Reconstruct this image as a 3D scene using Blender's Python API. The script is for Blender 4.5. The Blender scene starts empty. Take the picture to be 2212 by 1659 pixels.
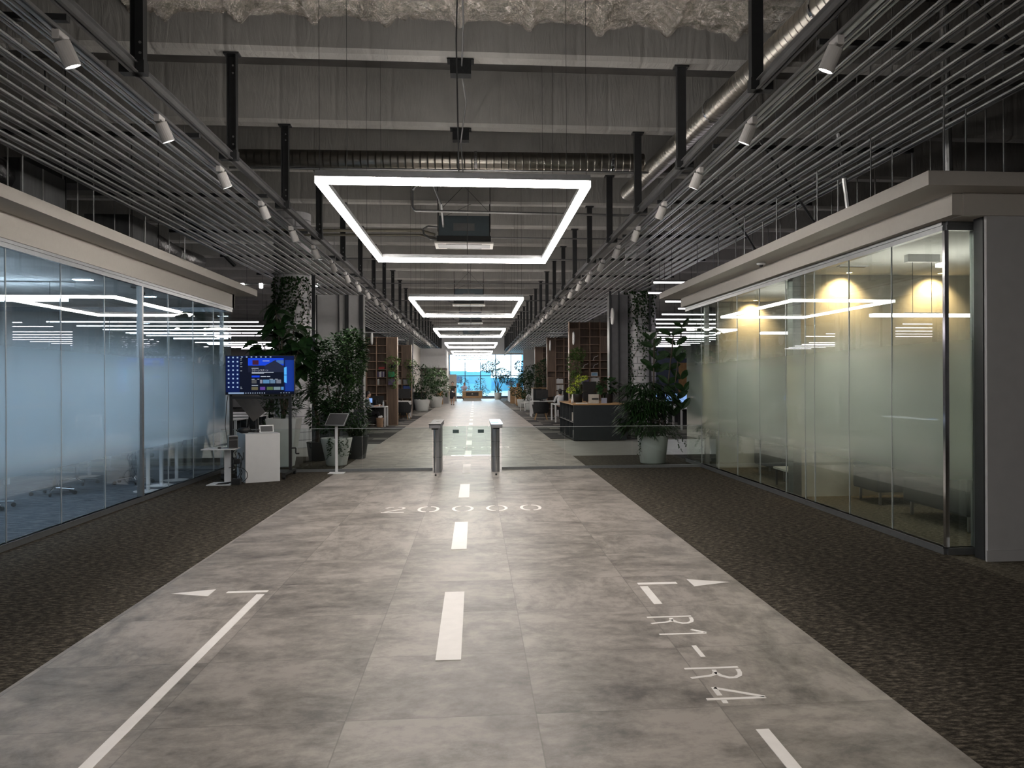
import bpy, bmesh, math, random
from mathutils import Vector, Matrix
PI = math.pi
scene = bpy.context.scene
C = scene.collection
random.seed(7)

# ------------------------------------------------------------------ camera
cam_d = bpy.data.cameras.new('camera')
cam = bpy.data.objects.new('camera', cam_d); C.objects.link(cam)
yaw = math.atan(157 / 1790)
cam.matrix_world = (Matrix.Translation((0, 0, 1.67)) @ Matrix.Rotation(-yaw, 4, 'Z')
                    @ Matrix.Rotation(PI / 2, 4, 'X') @ Matrix.Rotation(-0.0042, 4, 'Z'))
cam_d.sensor_width = 36; cam_d.lens = 1790 / 2212 * 36
cam_d.shift_x = (1106 - 1183) / 2212; cam_d.shift_y = (823.3 - 829.5) / 2212
cam_d.clip_end = 800; cam_d.clip_start = 0.05
scene.camera = cam

# ------------------------------------------------------------------ world, exposure
w = bpy.data.worlds.new('world'); scene.world = w; w.use_nodes = True
bg = w.node_tree.nodes['Background']
bg.inputs[0].default_value = (0.70, 0.86, 1.0, 1); bg.inputs[1].default_value = 4.8
scene.view_settings.view_transform = 'Standard'
scene.view_settings.look = 'None'
scene.view_settings.exposure = 0.35
scene.view_settings.gamma = 1
scene.view_settings.use_curve_mapping = False
scene.cycles.use_denoising = True
scene.cycles.max_bounces = 8
scene.cycles.diffuse_bounces = 4
scene.cycles.glossy_bounces = 4
scene.cycles.transmission_bounces = 6
scene.cycles.transparent_max_bounces = 24
scene.cycles.sample_clamp_indirect = 6
scene.cycles.caustics_reflective = False
scene.cycles.caustics_refractive = False
LAMP = 30.0        # radiance of the frame lamps
SPOTW = 130        # watts of a track spotlight
TUBE = 7.0

# ------------------------------------------------------------------ materials
def nt(m): return m.node_tree.nodes, m.node_tree.links
def mat(name, col, rough=.5, metal=0., emit=0., ecol=None, var=0., vs=8., stretch=(1, 1, 1), bump=0., bs=60., spec=None, coat=0., aniso=0):
    m = bpy.data.materials.new(name); m.use_nodes = True
    N, L = nt(m); b = N['Principled BSDF']
    b.inputs['Base Color'].default_value = (*col, 1); b.inputs['Roughness'].default_value = rough
    b.inputs['Metallic'].default_value = metal
    if spec is not None: b.inputs['Specular IOR Level'].default_value = spec
    if coat: b.inputs['Coat Weight'].default_value = coat
    if emit:
        b.inputs['Emission Color'].default_value = (*(ecol or col), 1); b.inputs['Emission Strength'].default_value = emit
    tc = N.new('ShaderNodeTexCoord'); mp = N.new('ShaderNodeMapping'); mp.inputs['Scale'].default_value = stretch
    L.new(tc.outputs['Object'], mp.inputs[0])
    if var:
        n = N.new('ShaderNodeTexNoise'); n.inputs['Scale'].default_value = vs; n.inputs['Detail'].default_value = 4
        L.new(mp.outputs[0], n.inputs['Vector'])
        r = N.new('ShaderNodeMapRange'); r.inputs[1].default_value = .3; r.inputs[2].default_value = .7
        r.inputs[3].default_value = 1 - var; r.inputs[4].default_value = 1 + var
        L.new(n.outputs[0], r.inputs[0])
        mx = N.new('ShaderNodeVectorMath'); mx.operation = 'SCALE'; mx.inputs[0].default_value = col
        L.new(r.outputs[0], mx.inputs['Scale']); L.new(mx.outputs[0], b.inputs['Base Color'])
    if bump:
        n2 = N.new('ShaderNodeTexNoise'); n2.inputs['Scale'].default_value = bs; n2.inputs['Detail'].default_value = 3
        L.new(mp.outputs[0], n2.inputs['Vector'])
        bp = N.new('ShaderNodeBump'); bp.inputs['Strength'].default_value = bump; bp.inputs['Distance'].default_value = .02
        L.new(n2.outputs[0], bp.inputs['Height']); L.new(bp.outputs[0], b.inputs['Normal'])
    return m

def glass_mat(name, tint=(.93, .97, .95), film=False, filmcol=(.74, .86, .84), f0=.05, tr=.5):
    """clear pane: fresnel mirror over tinted transparency; with film, a frosted band fades in and out with height"""
    m = bpy.data.materials.new(name); m.use_nodes = True
    N, L = nt(m); N.remove(N['Principled BSDF']); out = N['Material Output']
    t = N.new('ShaderNodeBsdfTransparent'); t.inputs[0].default_value = (*tint, 1)
    g = N.new('ShaderNodeBsdfGlossy'); g.inputs['Roughness'].default_value = 0.0; g.inputs[0].default_value = (1, 1, 1, 1)
    lw = N.new('ShaderNodeLayerWeight'); lw.inputs[0].default_value = .5
    p = N.new('ShaderNodeMath'); p.operation = 'POWER'; L.new(lw.outputs['Facing'], p.inputs[0]); p.inputs[1].default_value = 5
    q = N.new('ShaderNodeMath'); q.operation = 'MULTIPLY_ADD'; L.new(p.outputs[0], q.inputs[0]); q.inputs[1].default_value = 1 - f0; q.inputs[2].default_value = f0
    base = t.outputs[0]
    if film:
        geo = N.new('ShaderNodeNewGeometry'); sx = N.new('ShaderNodeSeparateXYZ'); L.new(geo.outputs['Position'], sx.inputs[0])
        dv = N.new('ShaderNodeMath'); dv.operation = 'DIVIDE'; L.new(sx.outputs['Z'], dv.inputs[0]); dv.inputs[1].default_value = 3.2
        cr = N.new('ShaderNodeValToRGB'); cr.color_ramp.interpolation = 'EASE'; L.new(dv.outputs[0], cr.inputs[0])
        el = cr.color_ramp.elements; cr.color_ramp.interpolation = 'B_SPLINE'; el[0].position = .28 / 3.2; el[0].color = (0, 0, 0, 1); el[1].position = 2.5 / 3.2; el[1].color = (0, 0, 0, 1)
        for z_, v_ in ((.45, .04), (.62, .16), (.80, .45), (1.0, .76), (1.3, .90), (1.55, .82), (1.75, .66), (1.92, .46), (2.1, .25), (2.27, .09)):
            k_ = el.new(z_ / 3.2); k_.color = (v_, v_, v_, 1)
        mu = cr
        d = N.new('ShaderNodeBsdfDiffuse'); d.inputs[0].default_value = (*filmcol, 1)
        tl = N.new('ShaderNodeBsdfTranslucent'); tl.inputs[0].default_value = (*filmcol, 1)
        fm = N.new('ShaderNodeMixShader'); fm.inputs[0].default_value = tr; L.new(d.outputs[0], fm.inputs[1]); L.new(tl.outputs[0], fm.inputs[2])
        bm = N.new('ShaderNodeMixShader'); L.new(mu.outputs[0], bm.inputs[0]); L.new(t.outputs[0], bm.inputs[1]); L.new(fm.outputs[0], bm.inputs[2])
        base = bm.outputs[0]
    mx = N.new('ShaderNodeMixShader'); L.new(q.outputs[0], mx.inputs[0]); L.new(base, mx.inputs[1]); L.new(g.outputs[0], mx.inputs[2])
    L.new(mx.outputs[0], out.inputs[0])
    return m

def floor_strip_mat():
    m = bpy.data.materials.new('walkway_tile'); m.use_nodes = True
    N, L = nt(m); b = N['Principled BSDF']
    tc = N.new('ShaderNodeTexCoord'); sep = N.new('ShaderNodeSeparateXYZ'); L.new(tc.outputs['Object'], sep.inputs[0])
    def math1(op, a, bb=None, c=None):
        n = N.new('ShaderNodeMath'); n.operation = op
        for i, v in enumerate((a, bb, c)):
            if v is None: continue
            if isinstance(v, (int, float)): n.inputs[i].default_value = v
            else: L.new(v, n.inputs[i])
        return n.outputs[0]
    T = .943
    u = math1('DIVIDE', math1('ADD', sep.outputs['X'], .643 + 3 * T), T)
    v = math1('DIVIDE', math1('SUBTRACT', sep.outputs['Y'], 4.15 - 20 * T), T)
    iu, iv = math1('FLOOR', u), math1('FLOOR', v)
    fu, fv = math1('FRACT', u), math1('FRACT', v)
    cmb = N.new('ShaderNodeCombineXYZ'); L.new(iu, cmb.inputs[0]); L.new(iv, cmb.inputs[1])
    wn = N.new('ShaderNodeTexWhiteNoise'); wn.noise_dimensions = '3D'; L.new(cmb.outputs[0], wn.inputs[0])
    # offset each tile's pattern
    off = N.new('ShaderNodeVectorMath'); off.operation = 'MULTIPLY_ADD'
    L.new(wn.outputs['Color'], off.inputs[0]); off.inputs[1].default_value = (30, 30, 30); L.new(tc.outputs['Object'], off.inputs[2])
    def noise(scale, st, det=6, dist=.6, r=.6):
        mp = N.new('ShaderNodeMapping'); mp.inputs['Scale'].default_value = st; L.new(off.outputs[0], mp.inputs[0])
        n = N.new('ShaderNodeTexNoise'); n.inputs['Scale'].default_value = scale; n.inputs['Detail'].default_value = det
        n.inputs['Roughness'].default_value = r; n.inputs['Distortion'].default_value = dist; L.new(mp.outputs[0], n.inputs[0]); return n.outputs[0]
    nx = noise(2.1, (.85, 1.25, 1), 10, .35, .72); ny = noise(2.1, (1.9, .8, 1), 10, .35, .72); fine = noise(9, (1, 1.1, 1), 8, .2, .75)
    cloud = noise(1.1, (1, 1, 1), 3, 1.0)
    pick = math1('GREATER_THAN', wn.outputs['Value'], .6)
    mixn = N.new('ShaderNodeMix'); L.new(pick, mixn.inputs[0]); L.new(nx, mixn.inputs[2]); L.new(ny, mixn.inputs[3])
    s = math1('MULTIPLY_ADD', fine, .38, math1('MULTIPLY', mixn.outputs[0], .62))
    s = math1('MULTIPLY_ADD', cloud, .16, s)
    s = math1('MULTIPLY_ADD', wn.outputs['Value'], .05, s)
    ramp = N.new('ShaderNodeValToRGB'); L.new(s, ramp.inputs[0])
    e = ramp.color_ramp.elements
    e[0].position = .47; e[0].color = (.100, .088, .080, 1)
    e[1].position = .68; e[1].color = (.335, .298, .268, 1)
    k = e.new(.57); k.color = (.205, .182, .163, 1)
    # fine joints
    def joint(f):
        a = math1('LESS_THAN', f, .0035); c = math1('GREATER_THAN', f, .9965); return math1('MAXIMUM', a, c)
    j = math1('MAXIMUM', joint(fu), joint(fv))
    mj = N.new('ShaderNodeMix'); mj.data_type = 'RGBA'
    L.new(math1('MULTIPLY', j, .45), mj.inputs[0]); L.new(ramp.outputs[0], mj.inputs[6]); mj.inputs[7].default_value = (.07, .065, .06, 1)
    L.new(mj.outputs[2], b.inputs['Base Color'])
    b.inputs['Roughness'].default_value = .34; b.inputs['Specular IOR Level'].default_value = .45
    rr = N.new('ShaderNodeMapRange'); L.new(fine, rr.inputs[0]); rr.inputs[3].default_value = .32; rr.inputs[4].default_value = .50
    L.new(rr.outputs[0], b.inputs['Roughness'])
    return m

def carpet_mat(name, c0, c1, c2, sc=15, st=(1, 2.2, 1)):
    m = bpy.data.materials.new(name); m.use_nodes = True
    N, L = nt(m); b = N['Principled BSDF']
    tc = N.new('ShaderNodeTexCoord'); mp = N.new('ShaderNodeMapping'); mp.inputs['Scale'].default_value = st; L.new(tc.outputs['Object'], mp.inputs[0])
    n = N.new('ShaderNodeTexNoise'); n.inputs['Scale'].default_value = sc; n.inputs['Detail'].default_value = 5; n.inputs['Roughness'].default_value = .75
    L.new(mp.outputs[0], n.inputs[0])
    r = N.new('ShaderNodeValToRGB'); L.new(n.outputs[0], r.inputs[0]); e = r.color_ramp.elements
    e[0].position = .36; e[0].color = (*c0, 1); e[1].position = .66; e[1].color = (*c2, 1); k = e.new(.5); k.color = (*c1, 1)
    L.new(r.outputs[0], b.inputs['Base Color']); b.inputs['Roughness'].default_value = .95; b.inputs['Specular IOR Level'].default_value = .1
    bp = N.new('ShaderNodeBump'); bp.inputs['Strength'].default_value = .7; bp.inputs['Distance'].default_value = .01
    n3 = N.new('ShaderNodeTexNoise'); n3.inputs['Scale'].default_value = 90; L.new(tc.outputs['Object'], n3.inputs[0])
    L.new(n3.outputs[0], bp.inputs['Height']); L.new(bp.outputs[0], b.inputs['Normal'])
    return m

def plank_carpet_mat():
    """carpet laid in planks of several greys and browns"""
    m = bpy.data.materials.new('plank_carpet'); m.use_nodes = True
    N, L = nt(m); b = N['Principled BSDF']
    tc = N.new('ShaderNodeTexCoord')
    br = N.new('ShaderNodeTexBrick'); br.inputs['Scale'].default_value = 1; br.inputs['Brick Width'].default_value = 1.0; br.inputs['Row Height'].default_value = .5
    br.inputs['Mortar Size'].default_value = 0.0; br.inputs['Color1'].default_value = (0, 0, 0, 1); br.inputs['Color2'].default_value = (1, 1, 1, 1)
    br.offset = .37; br.inputs['Bias'].default_value = 0
    L.new(tc.outputs['Object'], br.inputs[0])
    r = N.new('ShaderNodeValToRGB'); r.color_ramp.interpolation = 'CONSTANT'; L.new(br.outputs[0], r.inputs[0]); e = r.color_ramp.elements
    e[0].position = 0; e[0].color = (.022, .020, .020, 1); e[1].position = .28; e[1].color = (.17, .16, .145, 1)
    for p_, c_ in ((.45, (.06, .055, .052)), (.6, (.22, .205, .18)), (.78, (.045, .042, .045)), (.9, (.12, .11, .10))):
        k = e.new(p_); k.color = (*c_, 1)
    L.new(r.outputs[0], b.inputs['Base Color']); b.inputs['Roughness'].default_value = .9; b.inputs['Specular IOR Level'].default_value = .15
    return m

def beam_mat(name, col):
    """fleece wrapped round the beams: soft vertical creases, seams each metre or so"""
    m = mat(name, col, .85, var=.07, vs=3)
    N, L = nt(m); b = N['Principled BSDF']
    tc = N.new('ShaderNodeTexCoord'); mp = N.new('ShaderNodeMapping'); mp.inputs['Scale'].default_value = (2.6, 1, .5); L.new(tc.outputs['Object'], mp.inputs[0])
    n = N.new('ShaderNodeTexNoise'); n.inputs['Scale'].default_value = 2.6; n.inputs['Detail'].default_value = 5; n.inputs['Distortion'].default_value = 1.6
    L.new(mp.outputs[0], n.inputs[0])
    wv = N.new('ShaderNodeTexWave'); wv.inputs['Scale'].default_value = .34; wv.inputs['Distortion'].default_value = .4; wv.bands_direction = 'X'
    L.new(tc.outputs['Object'], wv.inputs[0])
    p = N.new('ShaderNodeMath'); p.operation = 'POWER'; L.new(wv.outputs[1], p.inputs[0]); p.inputs[1].default_value = 60
    a = N.new('ShaderNodeMath'); a.operation = 'MULTIPLY_ADD'; L.new(p.outputs[0], a.inputs[0]); a.inputs[1].default_value = -.6; L.new(n.outputs[0], a.inputs[2])
    bp = N.new('ShaderNodeBump'); bp.inputs['Strength'].default_value = .5; bp.inputs['Distance'].default_value = .04
    L.new(a.outputs[0], bp.inputs['Height']); L.new(bp.outputs[0], b.inputs['Normal'])
    return m

def foil_mat():
    m = mat('crinkled_foil', (.95, .90, .84), .22, .9, var=.08, vs=4)
    N, L = nt(m); b = N['Principled BSDF']
    tc = N.new('ShaderNodeTexCoord')
    n = N.new('ShaderNodeTexNoise'); n.inputs['Scale'].default_value = 5; n.inputs['Detail'].default_value = 6; n.inputs['Distortion'].default_value = 2.2; L.new(tc.outputs['Object'], n.inputs[0])
    v = N.new('ShaderNodeTexVoronoi'); v.inputs['Scale'].default_value = 7; v.feature = 'DISTANCE_TO_EDGE'
    ad = N.new('ShaderNodeVectorMath'); ad.operation = 'MULTIPLY_ADD'; L.new(n.outputs['Color'], ad.inputs[0]); ad.inputs[1].default_value = (.7, .7, .7); L.new(tc.outputs['Object'], ad.inputs[2])
    L.new(ad.outputs[0], v.inputs[0])
    s = N.new('ShaderNodeMath'); s.operation = 'ADD'; L.new(n.outputs[0], s.inputs[0]); L.new(v.outputs['Distance'], s.inputs[1])
    bp = N.new('ShaderNodeBump'); bp.inputs['Strength'].default_value = 1; bp.inputs['Distance'].default_value = .05
    L.new(s.outputs[0], bp.inputs['Height']); L.new(bp.outputs[0], b.inputs['Normal'])
    return m

def wood_mat(name, c0, c1, sc=1.2, st=(1, 14, 14), rough=.5):
    m = bpy.data.materials.new(name); m.use_nodes = True
    N, L = nt(m); b = N['Principled BSDF']
    tc = N.new('ShaderNodeTexCoord'); mp = N.new('ShaderNodeMapping'); mp.inputs['Scale'].default_value = st; L.new(tc.outputs['Object'], mp.inputs[0])
    n = N.new('ShaderNodeTexNoise'); n.inputs['Scale'].default_value = sc; n.inputs['Detail'].default_value = 5; n.inputs['Distortion'].default_value = .5; L.new(mp.outputs[0], n.inputs[0])
    r = N.new('ShaderNodeValToRGB'); L.new(n.outputs[0], r.inputs[0]); e = r.color_ramp.elements
    e[0].position = .3; e[0].color = (*c0, 1); e[1].position = .7; e[1].color = (*c1, 1)
    L.new(r.outputs[0], b.inputs['Base Color']); b.inputs['Roughness'].default_value = rough
    return m

def duct_mat():
    """spiral duct: thin seams that wind round the tube"""
    m = mat('spiral_duct', (.42, .40, .36), .33, 1.0, var=.1, vs=6)
    N, L = nt(m); b = N['Principled BSDF']
    tc = N.new('ShaderNodeTexCoord')
    wv = N.new('ShaderNodeTexWave'); wv.inputs['Scale'].default_value = 2.3; wv.bands_direction = 'Z'; wv.wave_profile = 'SAW'; L.new(tc.outputs['Object'], wv.inputs[0])
    p = N.new('ShaderNodeMath'); p.operation = 'POWER'; L.new(wv.outputs[1], p.inputs[0]); p.inputs[1].default_value = 14
    bp = N.new('ShaderNodeBump'); bp.inputs['Strength'].default_value = 1; bp.inputs['Distance'].default_value = .03
    L.new(p.outputs[0], bp.inputs['Height']); L.new(bp.outputs[0], b.inputs['Normal'])
    return m

def brick_mat():
    m = bpy.data.materials.new('white_brick'); m.use_nodes = True
    N, L = nt(m); b = N['Principled BSDF']
    tc = N.new('ShaderNodeTexCoord'); mp = N.new('ShaderNodeMapping'); mp.inputs['Rotation'].default_value = (PI / 2, 0, 0); L.new(tc.outputs['Object'], mp.inputs[0])
    br = N.new('ShaderNodeTexBrick'); br.inputs['Scale'].default_value = 1; br.inputs['Brick Width'].default_value = .9; br.inputs['Row Height'].default_value = .2; br.inputs['Mortar Size'].default_value = .012
    br.inputs['Color1'].default_value = (.42, .42, .44, 1); br.inputs['Color2'].default_value = (.5, .5, .52, 1); br.inputs['Mortar'].default_value = (.2, .2, .21, 1)
    L.new(mp.outputs[0], br.inputs[0]); L.new(br.outputs[0], b.inputs['Base Color']); b.inputs['Roughness'].default_value = .7
    return m

M_ = dict(
    strip=floor_strip_mat(),
    carpet=carpet_mat('loop_carpet', (.012, .010, .008), (.045, .038, .029), (.16, .138, .108), 15, (1, 2.4, 1)),
    carpet_blue=carpet_mat('room_carpet', (.05, .06, .075), (.11, .125, .145), (.2, .21, .23), 5, (1, 4, 1)),
    carpet_warm=carpet_mat('lounge_carpet', (.03, .026, .02), (.09, .08, .06), (.2, .18, .14), 20),
    planks=plank_carpet_mat(),
    crosswalk=mat('grey_cross_floor', (.27, .26, .24), .4, var=.22, vs=2.5, stretch=(1, 4, 1)),
    paint=mat('white_floor_paint', (.80, .76, .73), .5, var=.03, vs=12),
    plaster=mat('white_plaster', (.50, .475, .44), .8, var=.02, vs=20, bump=.1, bs=150),
    plaster_grey=mat('pale_wall_paint', (.46, .46, .47), .8, var=.03, vs=8),
    concrete=mat('pale_concrete', (.42, .40, .35), .75, var=.14, vs=2.2, bump=.15, bs=20),
    roomceil=mat('room_ceiling_paint', (.62, .62, .60), .85, var=.02, vs=5),
    beam=beam_mat('beam_fleece', (.40, .392, .375)),
    deck=mat('dark_ceiling_deck', (.12, .115, .11), .9, var=.3, vs=1.5),
    foil=foil_mat(),
    steel_dark=mat('dark_painted_steel', (.035, .037, .040), .45, .3, var=.1, vs=10),
    steel_grey=mat('grey_painted_steel', (.16, .16, .165), .45, .5, var=.1, vs=6),
    slat=mat('galvanised_slat', (.74, .755, .77), .38, .75, var=.22, vs=3, stretch=(8, .6, 8)),
    alu=mat('brushed_aluminium', (.42, .43, .44), .35, 1.0, var=.08, vs=20),
    frame=mat('anodised_frame', (.26, .27, .28), .4, .8, var=.06, vs=20),
    chrome=mat('polished_chrome', (.75, .76, .78), .12, 1.0, var=.04, vs=20),
    gatesteel=mat('gate_steel', (.34, .345, .36), .36, .9, var=.1, vs=14, stretch=(1, 1, .2)),
    white=mat('white_lacquer', (.66, .66, .67), .45, var=.02, vs=10),
    whitepot=mat('white_glazed_pot', (.62, .64, .63), .4, var=.03, vs=6),
    spotwhite=mat('spotlight_white', (.62, .60, .59), .5, var=.02, vs=10),
    black=mat('black_plastic', (.012, .012, .013), .45, var=.15, vs=20),
    blackfab=mat('black_fabric', (.014, .015, .017), .9, var=.3, vs=30, bump=.2, bs=200),
    charcoal=mat('charcoal_laminate', (.012, .017, .021), .55, var=.12, vs=6),
    greyfab=mat('grey_fabric', (.16, .16, .17), .9, var=.1, vs=30, bump=.2, bs=150),
    led=mat('led_diffuser', (1, .98, .95), .5, emit=LAMP, ecol=(1.0, .935, .865), var=.01, vs=2),
    tube=mat('tube_light', (1, 1, 1), .5, emit=TUBE, ecol=(1.0, .93, 1.0), var=.01, vs=2),
    tubecool=mat('cool_tube_light', (1, 1, 1), .5, emit=45, ecol=(.72, .86, 1.0), var=.01, vs=2),
    lens=mat('spotlight_lens', (1, 1, 1), .5, emit=30, ecol=(1, .98, .95), var=.01, vs=2),
    warmlens=mat('warm_downlight_lens', (1, .8, .5), .5, emit=25, ecol=(1, .80, .48), var=.01, vs=2),
    duct=duct_mat(),
    ductboard=mat('insulated_duct_board', (.11, .115, .12), .6, .3, var=.15, vs=14, stretch=(1, 1, .2)),
    flexduct=mat('flexible_foil_duct', (.3, .3, .31), .3, 1.0, var=.3, vs=12, bump=1, bs=25),
    brick=brick_mat(),
    oak=wood_mat('oak_veneer', (.33, .19, .09), (.50, .31, .15)),
    shelfwood=wood_mat('brown_shelf_wood', (.20, .13, .09), (.30, .20, .14), st=(14, 14, 1)),
    shelfback=wood_mat('brown_shelf_back', (.085, .056, .038), (.15, .098, .066), st=(14, 14, 1)),
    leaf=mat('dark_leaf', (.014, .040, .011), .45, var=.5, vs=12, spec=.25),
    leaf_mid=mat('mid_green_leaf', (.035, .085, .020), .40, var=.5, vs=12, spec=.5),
    leaf_bright=mat('bright_green_leaf', (.09, .16, .035), .5, var=.35, vs=12),
    leaf_yellow=mat('yellow_green_bloom', (.42, .52, .05), .6, var=.2, vs=20),
    leaf_blue=mat('blue_green_leaf', (.03, .07, .055), .5, var=.3, vs=12),  # blue-green leaf colour for the far window trees and outdoor bushes
    bark=mat('plant_bark', (.075, .06, .045), .9, var=.3, vs=20, stretch=(1, 1, .3)),
    soil=mat('potting_soil', (.02, .015, .012), 1, var=.4, vs=40),
    basket=mat('kraft_basket', (.33, .21, .13), .8, var=.12, vs=30),
    terracotta=mat('terracotta_tub', (.25, .10, .06), .8, var=.12, vs=10),
    paper=mat('white_paper', (.7, .7, .7), .8, var=.03, vs=10),
    skin=mat('skin', (.50, .32, .24), .55, var=.05, vs=10),
    hair=mat('black_hair', (.012, .010, .010), .5, var=.2, vs=60),
    cloth_black=mat('black_cloth', (.016, .016, .02), .85, var=.2, vs=30),
    cloth_olive=mat('dark_olive_cloth', (.035, .033, .026), .85, var=.2, vs=30),
    cloth_white=mat('white_cloth', (.62, .63, .66), .85, var=.05, vs=30),
    cloth_grey=mat('grey_cloth', (.22, .24, .28), .85, var=.08, vs=30),
    cloth_lilac=mat('pale_lilac_cloth', (.52, .48, .62), .85, var=.08, vs=30),
    glass=glass_mat('clear_glass'),
    barrier=glass_mat('barrier_glass', (.93, .965, .95)),
    gateglass=glass_mat('green_gate_glass', (.88, .95, .93)),
    film_l=glass_mat('frosted_glass_left', (.90, .95, .98), True, (.66, .80, .90), .05, .72),
    film_r=glass_mat('frosted_glass_right', (.92, .96, .93), True, (.70, .78, .72), .05, .70),
    winglass=glass_mat('blue_tinted_glass', (.86, .96, 1.0)),
    seal=mat('silicone_seal', (.42, .44, .45), .25, var=.05, vs=30),
    facade=mat('haze_blue_facade', (.08, .22, .34), .8, var=.12, vs=.3),  # blue of outdoor haze put into the facade colour
    facade2=mat('haze_cyan_facade', (.10, .27, .34), .8, var=.12, vs=.3),  # cyan of haze and bright exposure put into the facade colour
    ground_out=mat('terrace_paving', (.20, .33, .38), .8, var=.1, vs=1),
    navy=mat('dark_navy_panel', (.02, .03, .06), .6, var=.2, vs=2),
    teal=mat('teal_board', (.02, .10, .14), .6, var=.1, vs=3),
    red=mat('red_file', (.30, .03, .03), .6, var=.1, vs=20),
    green=mat('green_binder', (.02, .22, .10), .6, var=.1, vs=20),
    blue=mat('blue_box', (.03, .07, .25), .6, var=.1, vs=20),
    bookpale=mat('pale_book_spines', (.48, .46, .42), .7, var=.1, vs=20),
    binder=mat('white_binder', (.6, .6, .6), .6, var=.05, vs=20),
    purple=mat('purple_box', (.10, .08, .16), .6, var=.1, vs=20),
)
SCREEN = .55
def emis(name, col, s):
    if not name.startswith(('lit_', 'blue_status', 'office_')): s = s * SCREEN
    if name not in M_: M_[name] = mat(name, tuple(c * .1 for c in col), .6, emit=s, ecol=col, var=.01, spec=.1)
    return M_[name]

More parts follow.
